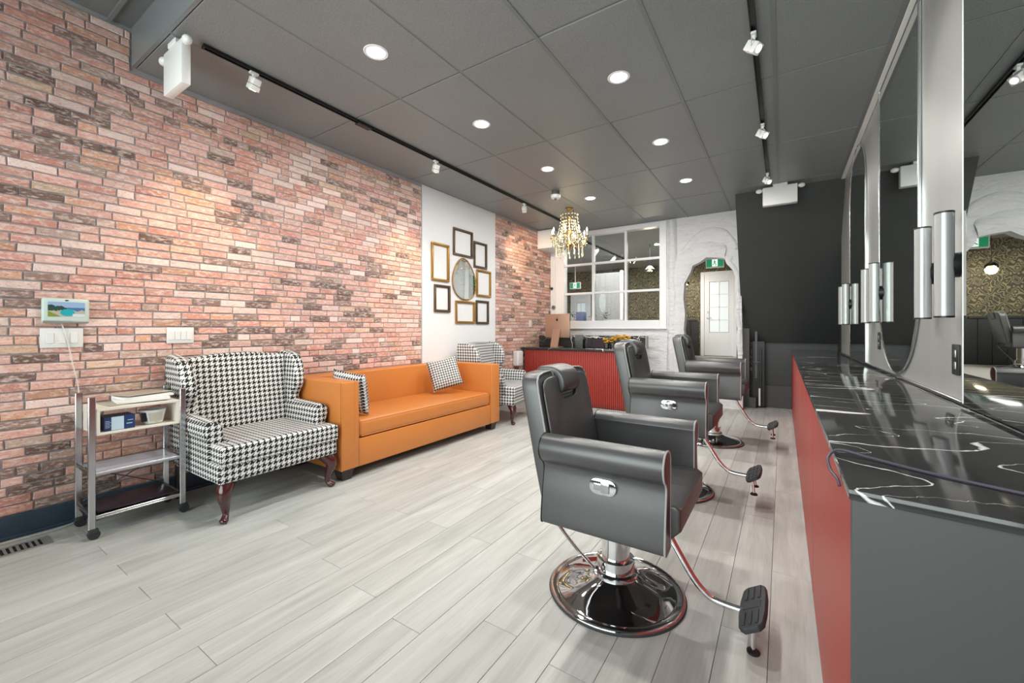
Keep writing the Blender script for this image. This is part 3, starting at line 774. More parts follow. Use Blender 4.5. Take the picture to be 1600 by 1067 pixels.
wing_chair('black and white houndstooth wing armchair between the metal cart and the orange sofa', (-3.275, 1.53, 0), 0)
wing_chair('black and white houndstooth wing armchair beyond the orange sofa, by the white wall strip', (-3.27, 4.66, 0), D(10))

# ------------------------------------------------------------------ orange sofa
so = thing('sofa', 'long tan-orange leather box sofa with one seat cushion, against the brick wall', 'sofa', (-3.30, 3.045, 0))
hx0, hx1, hy, th, tb = -.40, .40, 1.075, .165, .15
def arc(cx, cy, r, a0, a1, n=6): return [(cx+r*math.cos(D(a0+(a1-a0)*k/n)), cy+r*math.sin(D(a0+(a1-a0)*k/n))) for k in range(n+1)]
U = [(hx1, -hy)]+[(hx1, -hy+th)]+arc(hx0+tb+.09, -hy+th+.09, .09, 270, 180)+arc(hx0+tb+.09, hy-th-.09, .09, 180, 90)+[(hx1, hy-th), (hx1, hy)]+arc(hx0+.12, hy-.12, .12, 90, 180)+arc(hx0+.12, -hy+.12, .12, 180, 270)
sh = B().prism(U, 'z', .085, .79, .014, 3)
sh.shear(lambda x, y, z: (x, y, z-.0 if z < .5 else z+.006*math.sin(y*3)))
shell = sh.build('back_and_arms', 'orange', so, ang=35)
for sg in (-1, 1):
    ya = sg*(hy-th/2)
    B().box(hx1-.002, hx1+.012, ya-th/2+.004, ya+th/2-.004, .09, .784, .006, 2).build('arm_front_panel', 'orange', so)
    B().tube([(hx1+.011, ya-sg*th*.22, .09), (hx1+.011, ya-sg*th*.22, .786)], .0035, 6).tube([(hx1+.011, ya+sg*(th/2-.004), .09), (hx1+.011, ya+sg*(th/2-.004), .786)], .0035, 6).build('piping', 'orange', so)
B().box(hx1-.10, hx1+.004, -hy+th, hy-th, .085, .312, .008, 2).build('front_rail', 'orange', so)
B().box(hx0+tb, hx1-.1, -hy+th, hy-th, .10, .30).build('deck', 'darkwood', so, smooth=False)
q = B().box(hx0+tb+.003, hx1+.004, -hy+th+.004, hy-th-.004, .314, .462, .04, 5)
q.shear(lambda x, y, z: (x, y, z+.012*max(0, 1-(y/.9)**2)*(1 if z > .4 else 0)+(.004*math.sin(y*23+x*9) if z > .44 else 0)))
cu = q.build('seat_cushion', 'orange', so, ang=60)
for z in (.448, .328): B().tube([(hx1-.004, -hy+th+.03, z), (hx1-.004, hy-th-.03, z)], .0045, 6).build('piping', 'orange', cu)
for sx in (-1, 1):
    for sg in (-1, 1):
        cx, cy = (hx1-.065 if sx > 0 else hx0+.07), sg*(hy-.075)
        b = B(); b.bm.free(); b.bm = bmesh.new(); bmesh.ops.create_cube(b.bm, size=1)
        for v in b.bm.verts:
            k = .055 if v.co.z > 0 else .04; v.co = Vector((cx+math.copysign(k, v.co.x), cy+math.copysign(k, v.co.y), .086 if v.co.z > 0 else .001))
        b.build('leg', 'darkwood', so, smooth=False)
# pillows
def pillow(label, loc, az, tilt, roll, w=.42):
    o = B().pillow(w, w, .13, Matrix.Identity(4)).build('throw_pillow', 'hound_s', None, uv=True, ang=80)
    me = o.data
    uvl = me.uv_layers[0].data
    for l in me.loops: c = me.vertices[l.vertex_index].co; uvl[l.index].uv = (c.x, c.y)
    o.location = loc; o.rotation_euler = (Matrix.Rotation(D(az), 3, 'Z') @ Matrix.Rotation(D(tilt), 3, 'X') @ Matrix.Rotation(D(roll), 3, 'Z')).to_euler()
    return tag(o, label, 'pillow', 'houndstooth pillows on the sofa')
pillow('small houndstooth pillow at the far end of the orange sofa, leaning on its back', (-3.30, 3.60, .69), 48, 72, 14, .36)
pillow('small houndstooth pillow at the near end of the orange sofa, behind the near arm', (-3.14, 2.235, .665), 186, 77, 6, .37)

# ------------------------------------------------------------------ metal cart and what is on it
ca_ = thing('utility_cart', 'chrome rolling cart with cream box shelf beside the baseboard and the near armchair', 'cart', (-3.46, .872, 0))
hx, hyy = .145, .214
for sx in (-1, 1):
    for sy in (-1, 1):
        B().box(sx*hx-.011, sx*hx+.011, sy*hyy-.016, sy*hyy+.016, .06, .82, .003, 1).build('post', 'chromeb', ca_, smooth=False)
        cs = B().cyl((sx*hx-.014, sy*hyy+.008, .0275), (sx*hx+.014, sy*hyy+.008, .0275), .027, n=20).box(sx*hx-.016, sx*hx+.016, sy*hyy-.014, sy*hyy+.028, .032, .06, .006, 2)
        cs.build('caster', 'rubber', ca_)
x0, x1, y0, y1 = -hx+.011, hx+.008, -hyy+.0175, hyy-.0175
bx = B().box(x0, x1, y0, y1, .732, .748, .002, 1).box(x0, x1, y0, y1, .592, .606, .002, 1).box(x0, x1, y0, y0+.016, .606, .732).box(x0, x1, y1-.016, y1, .606, .732)
bx.build('box_shelf', 'cream', ca_, smooth=False)
B().box(x0, x1, y0, y1, .372, .380, .002, 1).build('glass_shelf', 'shelfg', ca_, smooth=False)
B().box(x0, x1, y0, y1, .115, .119, .001, 1).build('wire_deck', 'chromeb', ca_, smooth=False)
for z in (.372, .122):
    rl = B()
    for sx in (-1, 1): rl.box(sx*hx-.006, sx*hx+.006, -hyy, hyy, z-.012, z+.010, .002, 1)
    for sy in (-1, 1): rl.box(-hx, hx, sy*hyy-.006, sy*hyy+.006, z-.012, z+.010, .002, 1)
    rl.build('shelf_rail', 'chromeb', ca_, smooth=False)
B().tube([(-hx, -hyy, .14), (-hx, hyy, .36)], .004, 6).tube([(-hx, -hyy, .36), (-hx, hyy, .14)], .004, 6).build('cross_brace', 'chromeb', ca_)
def at_cart(b, name, mat, label, cat, group=None, **kw):
    b.shear(lambda x, y, z: (x-3.46, y+.872, z)); return tag(b.build(name, mat, **kw), label, cat, group)
at_cart(B().box(-.130, .136, -.185, .186, .1395, .150, .005, 2), 'serving_tray', 'tray', 'dark plum flat tray on the bottom shelf of the cart', 'tray')
cx0 = thing('carton', 'navy carton with a pale blue front lying left in the cart box shelf', 'box', (-3.46, .872, .6065))
B().box(0, .13, -.160, -.02, .0005, .082, .002, 1).build('carton_body', 'blue', cx0, smooth=False)
B().box(.1305, .132, -.128, -.072, .002, .080).build('carton_label', 'paleblue', cx0, smooth=False)
tx = B()
for k in range(5): tx.box(.1305, .1315, -.155, -.155+.020+.006*(k % 2), .02+k*.009, .0225+k*.009)
tx.box(.1305, .1315, -.060, -.034, .03, .034).box(.1305, .1315, -.055, -.030, .05, .053)
tx.build('printed_lines', 'paleblue', cx0, smooth=False)
bw = thing('tub', 'round tapered tub with printed card sides, right in the cart box shelf', 'tub', (-3.40, .955, .6070))
B().lathe([(.045, 0), (.052, .004), (.068, .085), (.070, .088), (.064, .088), (.047, .008), (.02, .006)], n=28).build('bowl', 'paper', bw)
B().prism([(-.03, .02), (.028, .02), (.034, .072), (-.036, .072)], 'x', .058, .0662, 0).build('printed_card', 'paper2', bw, smooth=False)
B().prism([(-.063, .02), (-.040, .02), (-.044, .076), (-.068, .076)], 'x', .030, .047, 0).build('printed_card', 'black', bw, smooth=False)
for k, (dx, dy, rz, mat, nm, lb) in enumerate(((-.0, .0, 5, 'paper2', 'magazine', 'thin magazine at the bottom of the pile on the cart'), (.015, .04, -6, 'paper', 'book', 'thick white paperback in the middle of the pile on the cart'),
                               (-.005, .055, 3, 'paper', 'book', 'upper white catalogue in the pile on the cart'), (-.03, .05, 18, 'paper2', 'magazine', 'open magazine with curled pages topmost on the cart pile'))):
    h = (.006, .018, .014, .004)[k]; z = .7485+(0, .006, .024, .038)[k]+.0004*k
    T = Matrix.Translation((-3.46+dx, .872+dy, z)) @ Matrix.Rotation(D(rz), 4, 'Z')
    b = B().box(-.10, .10, -.128 if k else -.14, .126, 0, h, .0015, 1)
    if k == 3: b.shear(lambda x, y, z_: (x, y, z_+.05*abs(y)))
    bmesh.ops.transform(b.bm, matrix=T, verts=b.bm.verts)
    o = tag(b.build(nm, mat, smooth=False), lb, 'book' if nm == 'book' else 'magazine', 'reading pile on the cart')

# ------------------------------------------------------------------ things on the left wall
XW = XL+.004
tb_ = thing('smart_display', 'pale mint smart display on the brick wall, showing a seaside pool picture', 'display', (XW, .623, 1.322))
B().box(0, .028, -.102, .102, -.077, .077, .012, 3).build('housing', 'steel', tb_)
B().box(.0285, .030, -.078, .080, -.036, .054, .0005, 1).build('screen', 'screen', tb_, smooth=False)
B().box(.0285, .0295, -.006, .008, .060, .067, .001, 1).build('camera_slot', 'black', tb_, smooth=False)
B().box(.010, .030, -.098, .098, -.0765, -.060, .004, 2).build('speaker_strip', 'vent', tb_)
tag(B().tube(polysmooth([(XW+.010, .605, 1.246), (XW+.014, .615, 1.20), (XW+.012, .632, 1.12), (XW+.008, .655, .98), (XW+.006, .678, .84), (XW+.006, .69, .6), (XW+.02, .69, .3), (XW+.03, .67, .05), (XW+.05, .62, .004), (XW+.06, .42, .004), (XW+.055, .2, .004), (XW+.06, -.2, .004)], 5), .0028, 6).build('display_cord', 'cordw'), 'thin white cord hanging from the smart display down to the floor', 'cord')
def switch_plate(y0, y1, z0, z1, n, label):
    o = thing('switch_plate', label, 'light switch', (XW, (y0+y1)/2, (z0+z1)/2)); w, h = (y1-y0)/2, (z1-z0)/2
    B().box(0, .007, -w, w, -h, h, .003, 2).build('cover_plate', 'plastic', o)
    for k in range(n):
        c = -w+.5*(2*w/(n+.6))*1.6+k*2*w/(n+.6)
        B().box(.0072, .0105, c-.016, c+.016, -.033, .033, .0015, 1).build('rocker', 'plastic', o, smooth=False)
switch_plate(.516, .70, 1.095, 1.215, 3, 'white three-rocker switch plate below the smart display')
switch_plate(1.125, 1.29, 1.105, 1.222, 4, 'white four-rocker switch plate above the near armchair')
switch_plate(6.22, 6.31, 1.245, 1.36, 1, 'small single switch plate on the far brick strip near the desk')
hb = thing('wall_box_heater', 'white box unit high in the far left corner above the brick strip', 'box unit', (XL+.004, 6.78, 2.66))
B().box(0, .30, -.26, .26, 0, .33, .008, 2).build('casing', 'white', hb)
B().box(.02, .28, -.262, -.2595, .03, .30, .004, 1).build('front_cover', 'whitegloss', hb, smooth=False)
hp_ = thing('paper_dispenser', 'white rounded box low on the far brick strip behind the far armchair', 'dispenser', (XL+.004, 5.78, .60))
B().box(0, .11, -.085, .085, 0, .25, .025, 4).build('casing', 'plastic', hp_)
B().box(.11, .114, -.05, .05, .03, .05, .004, 1).build('outlet_slot', 'smoke', hp_, smooth=False)

# empty picture frames round the egg mirror
def frame(y0, y1, z0, z1, mat, label, w=.028):
    o = thing('picture_frame', label, 'picture frame', (XL+.0005, (y0+y1)/2, (z0+z1)/2), group='empty frames round the egg mirror'); a, h = (y1-y0)/2, (z1-z0)/2
    for (p, q, r, s) in ((-a, a, h-w, h), (-a, a, -h, -h+w), (-a, -a+w, -h+w, h-w), (a-w, a, -h+w, h-w)):
        B().box(0, .024, p, q, r, s, .005, 2).build('moulding', mat, o)
    lw = B(); b2 = w+.004
    for (p, q, r, s) in ((-a+w, a-w, h-w-.005, h-w), (-a+w, a-w, -h+w, -h+w+.005), (-a+w, -a+w+.005, -h+w, h-w), (a-w-.005, a-w, -h+w, h-w)): lw.box(0, .012, p, q, r, s)
    lw.build('inner_lip', 'brass' if mat == 'gold' else 'darkwood', o, smooth=False)
frame(3.81, 4.14, 1.83, 2.32, 'gold', 'tall gold empty frame, upper left of the egg mirror')
frame(4.225, 4.64, 2.215, 2.59, 'bronze', 'wide gilt empty frame, topmost above the egg mirror')
frame(4.67, 4.98, 2.10, 2.48, 'bronze', 'upright empty frame, upper right of the egg mirror')
frame(4.73, 5.08, 1.685, 2.08, 'gold', 'gold empty frame, at the right side of the egg mirror')
frame(3.86, 4.16, 1.43, 1.785, 'bronze', 'dark brown empty frame, lower left of the egg mirror')
frame(4.27, 4.69, 1.287, 1.60, 'gold', 'wide gold empty frame, directly below the egg mirror')
frame(4.72, 5.025, 1.283, 1.63, 'bronze', 'narrow dark gilt empty frame, lower right of the egg mirror')
eg = thing('egg_mirror', 'egg-shaped mirror with thin gold rim among the empty frames', 'mirror', (XL+.001, 4.46, 1.905))
ep = []
for k in range(40):
    a = 2*math.pi*k/40; yy = .245*math.cos(a)*(1-.24*math.sin(a)); zz = .285*math.sin(a)-.0; ep.append((yy-.02*math.sin(a), zz))
B().prism(ep, 'x', .004, .012).build('mirror_glass', 'mirror', eg, smooth=False)
B().tube([(.010, p[0], p[1]) for p in ep]+[(.010,)+ep[0], (.010,)+ep[1]], .009, 8, False).build('rim', 'gold', eg)

# floor register
fv = thing('floor_vent', 'grey slotted floor register set in the planks by the baseboard', 'vent', (-3.525, .36, .0005))
B().box(-.07, -.052, -.17, .17, 0, .004, .001, 1).box(.052, .07, -.17, .17, 0, .004, .001, 1).box(-.052, .052, -.17, -.145, 0, .004, .001, 1).box(-.052, .052, .145, .17, 0, .004, .001, 1).build('rim', 'vent', fv, smooth=False)
B().box(-.052, .052, -.145, .145, 0, .0008).build('dark_opening', 'black', fv, smooth=False)
for k in range(13): B().box(-.046, .046, -.142+k*.0232, -.142+k*.0232+.011, .001, .0038).build('slat', 'vent', fv, smooth=False)

# ------------------------------------------------------------------ ceiling fittings
names = {(-2.2, 1.75): 'round recessed downlight nearest the camera over the left side of the room', (-2.2, 2.87): 'second recessed downlight of the left row', (-2.2, 4.08): 'third recessed downlight of the left row, before the smoke detector',
         (-2.2, 5.31): 'farthest recessed downlight of the left row, right of the chandelier', (-.975, 1.75): 'recessed downlight of the right row directly over the near barber chair', (-.975, 2.87): 'bright recessed downlight in the right row, second over the chairs',
         (-.975, 4.08): 'third recessed downlight of the right row', (-.975, 5.31): 'farthest recessed downlight of the right row, before the plaster arch'}
for (x, y), l in names.items():
    o = thing('recessed_downlight', l, 'ceiling light', (x, y, ZC), group='recessed downlights')
    B().lathe([(.060, -.003), (.074, -.005), (.078, -.002), (.078, 0.0), (.060, .0)], n=36).build('trim_ring', 'whitegloss', o)
    B().lathe([(.058, -.0035), (.0585, -.001), (.05, -.001)], n=36).build('diffuser', 'led', o)
sd = thing('smoke_detector', 'round white smoke detector on the dark ceiling before the chandelier', 'smoke detector', (-2.47, 4.80, ZC-.002))
B().lathe([(.052, 0), (.052, -.045), (.045, -.05), (.01, -.05)], n=28).build('mount', 'jamb', sd)
B().lathe([(.062, -.048), (.066, -.055), (.060, -.085), (.045, -.095), (.01, -.096)], n=28).build('sensor_head', 'plastic', sd)
B().lathe([(.020, -.094), (.018, -.108), (.005, -.109)], n=20).build('sensor_eye', 'black', sd)

def track(x, y0, y1, label):
    o = thing('light_track', label, 'track', (x, 0, ZC-.004), group='ceiling light tracks')
    B().box(-.017, -.012, y0, y1, -.022, -.001, .001, 1).box(.012, .017, y0, y1, -.022, -.001, .001, 1).box(-.012, .012, y0, y1, -.006, -.001).build('rail', 'black', o, smooth=False)
    for y in (y0-.01, y1): B().box(-.019, .019, y, y+.01, -.024, -.001, .002, 1).build('end_cap', 'black', o, smooth=False)
    return o
tl = track(-3.04, 1.11, 6.4, 'black ceiling light track running along the brick wall')
B().box(-.03, .03, 2.22, 2.36, -.034, -.022, .004, 1).build('connector_box', 'black', tl, smooth=False)
track(-.145, 1.6, 5.75, 'black ceiling light track running above the barber chairs')
def track_head(x, y, aim, label, warm, k=.8):
    o = thing('track_spotlight', label, 'spotlight', (x, y, ZC-.027), group='white track spotlights')
    d = Vector(aim).normalized(); cc = Vector((0, 0, -.105))
    B().box(-.018, .018, -.035, .035, -.018, 0, .003, 1).box(-.012, .012, -.012, .012, -.05, -.018, .003, 1).build('track_adaptor', 'plastic', o, smooth=False)
    Rm = d.to_track_quat('Z', 'Y').to_matrix().to_4x4(); T = Matrix.Translation(cc) @ Rm
    ax = Rm @ Vector((1, 0, 0)); 
    B().tube([(0, 0, -.048), Vector((0, 0, -.05))+ax*.03, cc+ax*.042+Vector((0, 0, .02)), cc+ax*.042], .005, 6).tube([(0, 0, -.048), Vector((0, 0, -.05))-ax*.03, cc-ax*.042+Vector((0, 0, .02)), cc-ax*.042], .005, 6).build('yoke', 'plastic', o)
    hd = B().box(-.036, .036, -.036, .036, -.055, .0, .008, 3, mat=T).box(-.038, .038, -.038, .038, .003, .045, .006, 2, mat=T).build('lamp_head', 'plastic', o)
    B().prism([(.027*math.cos(a*math.pi/10), .027*math.sin(a*math.pi/10)) for a in range(20)], 'z', .0452, .047, mat=T).build('lens', 'spotface', o, smooth=False)
    o.scale = (k, k, k)
    p = Vector((x, y, ZC-.027))+cc*k+d*.06
    lo = lamp('track_spot_lamp', 'SPOT', p, warm[0], warm[1], spot_size=D(62), spot_blend=.9, shadow_soft_size=.03)
    lo.rotation_euler = (-d).to_track_quat('Z', 'Y').to_euler()
WARM = (1.0, .70, .42); COOL = (1.0, .9, .8)
track_head(-3.04, 1.40, (-.58, -.1, -1.15), 'white track spotlight nearest the camera on the left track', (SPOT_W, WARM))
track_head(-3.04, 3.18, (-.58, .25, -1.1), 'middle white track spotlight on the left track, above the sofa', (SPOT_W, WARM))
track_head(-3.04, 4.95, (-.6, 1.25, -.6), 'farthest white track spotlight on the left track', (SPOT_W*1.5, WARM))
track_head(-.145, 2.85, (.8, -.35, -.7), 'white cube track spotlight nearest the camera on the right track', (14, COOL))
track_head(-.145, 4.16, (.7, -.5, -.7), 'middle white cube track spotlight on the right track', (14, COOL))
track_head(-.145, 5.50, (.6, -.6, -.7), 'farthest white cube track spotlight, just before the emergency light unit', (12, COOL))

def emergency(loc, w, d, h, label, heads_z):
    o = thing('emergency_light', label, 'emergency light', loc, group='white emergency light units')
    B().box(-w/2, w/2, -d/2, d/2, -h, -.03, .008, 2).build('battery_case', 'plastic', o)
    B().box(-w*.2, w*.22, -d/2-.005, d/2+.01, -.032, 0, .004, 1).build('mounting_canopy', 'plastic', o, smooth=False)
    for sg in (-1, 1):
        B().tube([(sg*(w/2-.02), 0, -.04), (sg*(w/2+.02), 0, -.045)], .01, 8).build('lamp_arm', 'plastic', o)
        B().ball((sg*(w/2+.04), -.01, -.055), .038, 2, (1.0, .7, .75)).build('lamp_head', 'plastic', o)
emergency((-.03, 6.08, 3.0), .36, .09, .255, 'white two-lamp emergency light box hanging before the dark stair bulkhead', 0)
emergency((-3.17, 1.01, 2.998), .29, .05, .30, 'white emergency light box hanging from the ceiling edge above the brick wall', 0)

# chandelier
chd = thing('chandelier', 'brass and crystal candle chandelier hanging before the back window', 'chandelier', (-2.64, 5.57, ZC-.003))
B().lathe([(.055, 0), (.055, -.012), (.02, -.03), (.008, -.04)], n=24).build('canopy', 'brass', chd)
B().tube([(0, 0, -.03), (0, 0, -.12)], .006, 8).build('chain', 'brass', chd)
B().lathe([(.006, -.10), (.02, -.12), (.03, -.16), (.015, -.2), (.02, -.28), (.045, -.36), (.02, -.42), (.025, -.48), (.05, -.54), (.03, -.58), (.015, -.62), (.006, -.65)], n=24).build('stem', 'brass', chd)
NA = 8
for k in range(NA):
    a = 2*math.pi*k/NA+.2; ca, sa = math.cos(a), math.sin(a)
    P = polysmooth([(.03*ca, .03*sa, -.50), (.10*ca, .10*sa, -.58), (.19*ca, .19*sa, -.57), (.25*ca, .25*sa, -.50), (.262*ca, .262*sa, -.44)], 4)
    arm = B().tube(P, .006, 6).lathe([(.006, -.44), (.026, -.435), (.030, -.425), (.012, -.42)], c=(.262*ca, .262*sa, 0), n=14).build('candle_arm', 'brass', chd)
    B().cyl((.262*ca, .262*sa, -.425), (.262*ca, .262*sa, -.365), .009, n=10).build('candle_sleeve', 'cream', arm)
    B().lathe([(.004, -.366), (.012, -.352), (.011, -.336), (.003, -.312), (.001, -.305)], c=(.262*ca, .262*sa, 0), n=12).build('flame_bulb', 'bulb', arm)
    # crown scroll
    B().tube(polysmooth([(.02*ca, .02*sa, -.20), (.09*ca, .09*sa, -.17), (.13*ca, .13*sa, -.10), (.105*ca, .105*sa, -.065), (.085*ca, .085*sa, -.09)], 4), .004, 6).build('crown_scroll', 'brass', chd)
for k in range(16):
    a = 2*math.pi*k/16; ca, sa = math.cos(a), math.sin(a); b = B()
    for j in range(12):          # swag from crown to arm
        u = j/11; r = .125+(.13)*u**1.6; z = -.11-.42*u+.10*math.sin(u*math.pi)*-.5
        b.ball((r*ca, r*sa, z), .0085, 1, (1, 1, 1.2))
    for j in range(5): b.ball((.20*ca, .20*sa, -.58-.022*j), .0075, 1, (1, 1, 1.4))
    b.ball((.20*ca, .20*sa, -.58-.022*5-.012), .012, 1, (1, .6, 1.8))
    b.ball((.262*ca, .262*sa, -.47), .009, 1, (1, 1, 1.8))
    for j in range(7): b.ball(((.09+.01*j)*ca, (.09+.01*j)*sa, -.20-.045*j), .011, 1, (1, 1, 1.6))
    for j in range(4): b.ball((.235*math.cos(a+.2), .235*math.sin(a+.2), -.46-.03*j), .009, 1, (1, 1, 1.5))
    b.build('crystal_strand', 'crystal', chd, smooth=False)
b = B()
for j in range(5): b.ball((0, 0, -.66-.02*j), .012-.001*j, 1, (1, 1, 1.2))
b.build('crystal_drop', 'crystal', chd, smooth=False)
lamp('chandelier_lamp', 'POINT', (-2.64, 5.57, 2.62), 16, (1, .82, .58), shadow_soft_size=.05)

# exit sign, cameras
def exit_sign(loc, label, s=1.0):
    o = thing('exit_sign', label, 'exit sign', loc)
    B().box(-.15*s, .15*s, 0, .04, -.085*s, .085*s, .006, 2).build('housing', 'plastic', o)
    B().box(-.135*s, -.045*s, -.003, -.0005, -.066*s, .066*s).box(.045*s, .135*s, -.003, -.0005, -.066*s, .066*s).box(-.045*s, .045*s, -.003, -.0005, -.066*s, -.06*s).build('green_field', 'green', o, smooth=False)
    B().box(-.045*s, .045*s, -.003, -.0005, -.06*s, .066*s).build('white_field', 'exitwhite', o, smooth=False)
    man = B().ball((-.004*s, -.004, .046*s), .010*s, 1, (1, .2, 1))
    def limb(p, q, r=.006): man.box(-r*s, r*s, -.006, -.0035, 0, (Vector(q)-Vector(p)).length*s, mat=Matrix.Translation((p[0]*s, 0, p[1]*s)) @ Matrix.Rotation(math.atan2(q[0]-p[0], q[1]-p[1]), 4, 'Y'))
    limb((-.004, .0), (-.002, .036), .009); limb((-.004, .002), (.018, -.02)); limb((.018, -.02), (.014, -.05)); limb((-.004, .002), (-.018, -.022)); limb((-.018, -.022), (-.038, -.03)); limb((-.002, .03), (.024, .014), .005); limb((-.002, .03), (-.026, .018), .005)
    man.build('running_figure', 'green', o, smooth=False)
    B().box(-.01, .01, .01, .03, .085*s, ZC-loc[2]-.001).build('hanger', 'plastic', o, smooth=False)
exit_sign((-1.02, 8.2, 2.395), 'green running-figure exit sign hanging inside the plaster arch')
exit_sign((-4.85, 10.6, 2.42), 'green running-figure exit sign seen through the left of the back window', 1.1)
sc2 = thing('security_camera', 'small security camera with dangling wire on the dark wall by the mirror panel', 'camera', (XR-.002, 6.75, 2.70))
B().cyl((-.015, 0, 0), (0, 0, 0), .045, n=20).build('wall_mount', 'jamb', sc2)
B().tube([(-.01, 0, 0), (-.06, 0, 0), (-.11, -.03, 0)], .010, 8).build('bracket', 'jamb', sc2)
B().cyl((-.10, -.03, 0), (-.22, -.07, -.0), .024, .026, n=18).build('camera_body', 'chromeb', sc2)
B().box(-.09, -.05, -.03, .01, -.06, -.03, .004, 1).build('junction_box', 'plastic', sc2, smooth=False)
B().tube(polysmooth([(-.02, 0, -.02), (-.05, 0, -.15), (-.12, -.03, -.19), (-.17, -.05, -.12), (-.16, -.05, -.03)], 5), .003, 5).build('wire', 'cordw', sc2)
sc3 = thing('security_camera', 'tiny black camera on the white casing left of the back window', 'camera', (-3.70, YB-.023, 1.98))
B().cyl((0, 0, 0), (0, -.02, 0), .02, n=16).build('wall_mount', 'black', sc3); B().ball((.02, -.035, 0), .026, 2).build('camera_body', 'black', sc3)
th_ = thing('thermostat', 'round grey thermostat on the white casing left of the back window', 'thermostat', (-3.655, YB-.023, 1.62))
B().cyl((0, 0, 0), (0, -.02, 0), .042, n=28).build('ring', 'vent', th_); B().cyl((0, -.02, 0), (0, -.023, 0), .028, n=24).build('dial_face', 'jamb', th_)

# stair gate by the jamb
gt = thing('stair_gate', 'narrow black gate with grey posts and lever handle before the dark stair', 'gate', (-.33, 7.42, 0))
B().box(-.06, .10, -.012, .012, .02, 1.02, .003, 1).build('gate_panel', 'black', gt, smooth=False)
B().box(-.03, .005, -.03, -.008, .45, 1.27, .003, 1).build('upright_bar', 'jamb', gt, smooth=False)
B().box(.03, .06, -.04, -.01, .02, .92, .003, 1).build('upright_bar', 'black', gt, smooth=False)
B().box(.02, .045, -.05, -.04, .03, .30, .003, 1).build('white_strip', 'whitegloss', gt, smooth=False)
B().tube([(.045, -.04, .70), (.045, -.07, .70), (-.05, -.07, .70)], .008, 8).build('lever_handle', 'jamb', gt)

# ------------------------------------------------------------------ reception desk
ds = thing('reception_desk', 'reception desk with red fluted front and black marble top', 'desk', (-2.68, 6.0, 0))
B().box(-.99, .85, .0, .55, .02, .872).build('carcass', 'charcoal', ds, smooth=False)
B().box(-.99, .85, -.012, -.001, .0, .06).build('plinth', 'black', ds, smooth=False)
fp_ = B(); k = 0; x = -.985
while x < .84:
    fp_.box(x, x+.021, -.024, -.001, .01, .862, .006, 2); x += .030
fp_.box(-.99, .85, -.006, -.0005, .01, .862)
fl_ = fp_.build('fluted_front', 'red', ds, ang=30); fl_['kind'] = 'stuff'
B().box(-1.04, .88, -.05, .60, .873, .905, .004, 2).build('desk_top', 'marble', ds)
B().box(-1.0, .90, .50, .60, .905, 1.10, .004, 1).build('raised_ledge', 'marble', ds, smooth=False)
B().box(.898, .915, .49, .61, .905, 1.10, .003, 1).build('ledge_end', 'vent', ds, smooth=False)
# computer
im = thing('desktop_computer', 'desktop computer seen from its rose-gold back, on the left of the desk', 'computer', (-3.20, 6.28, .906), D(-8))
B().box(-.25, .25, -.008, .012, .16, .56, .006, 2).build('screen_housing', 'rose', im)
B().box(-.25, .25, .012, .014, .16, .56).build('screen_glass', 'black', im, smooth=False)
B().prism([(-.01, .30), (-.025, .30), (-.10, .008), (-.10, 0), (.08, 0), (.08, .006), (-.085, .010)], 'x', -.075, .075).shear(lambda x, y, z: (x, y, z)).build('stand', 'rose', im, smooth=False)
ap = B().prism([(.020*math.cos(a*math.pi/8)*(1-.12*(1 if a in (4, 12) else 0)), .46+.023*math.sin(a*math.pi/8)) for a in range(16)], 'y', -.0105, -.0085)
ap.prism([(.002, .484), (.012, .498), (.016, .510), (.004, .500)], 'y', -.0105, -.0085)
ap.build('emblem', 'apple', im, smooth=False)
cr = thing('card_holder', 'clear acrylic holder with dark cards on the desk beside the computer', 'holder', (-2.72, 6.12, .9055), D(-5))
B().box(-.085, .085, -.05, -.046, 0, .14, .001, 1).box(-.085, .085, .03, .034, 0, .17, .001, 1).box(-.085, -.081, -.046, .03, 0, .14).box(.081, .085, -.046, .03, 0, .14).build('acrylic_case', 'glass', cr, smooth=False)
B().box(-.075, .07, -.02, .01, .002, .21, .002, 1).build('card_stack', 'jamb', cr, smooth=False)
tag(B().box(-2.60, -2.30, 6.30, 6.33, .906, 1.04, .004, 1).build('box_screen', 'tray', smooth=False), 'dark low rectangular screen standing on the desk between holder and flowers', 'screen')
# flowers: five glass cups
fw = thing('flower_tray', 'bunch of yellow flowers in short glass cups on the desk', 'flowers', (-2.12, 6.12, .9055))
FR = random.Random(3)
for k, (fx, fy, sc) in enumerate(((-.15, 0, .8), (-.06, .02, .9), (.03, -.01, 1.1), (.11, .02, 1.15), (.19, 0, 1.05))):
    cup = B().lathe([(.030, 0), (.042, .10*sc), (.039, .10*sc), (.027, .006), (.01, .005)], c=(fx, fy, 0), n=16).build('glass_cup', 'glass', fw)
    sm_, pt = B(), B()
    for j in range(9):
        a = FR.uniform(0, 6.28); r = FR.uniform(.005, .05); h = sc*FR.uniform(.12, .2)
        sm_.tube([(fx+FR.uniform(-.015, .015), fy, .01), (fx+r*math.cos(a), fy+r*math.sin(a), h)], .003, 4)
        c = Vector((fx+r*math.cos(a), fy+r*math.sin(a), h))
        for q in range(5):
            b_a = 2*math.pi*q/5+a; pt.ball((c.x+.014*math.cos(b_a), c.y+.014*math.sin(b_a), c.z+.004*FR.random()), .012, 1, (1, 1, .5))
        pt.ball(tuple(c), .009, 1)
    sm_.build('stems', 'stem', fw); pt.build('blossoms', 'yellow', fw)

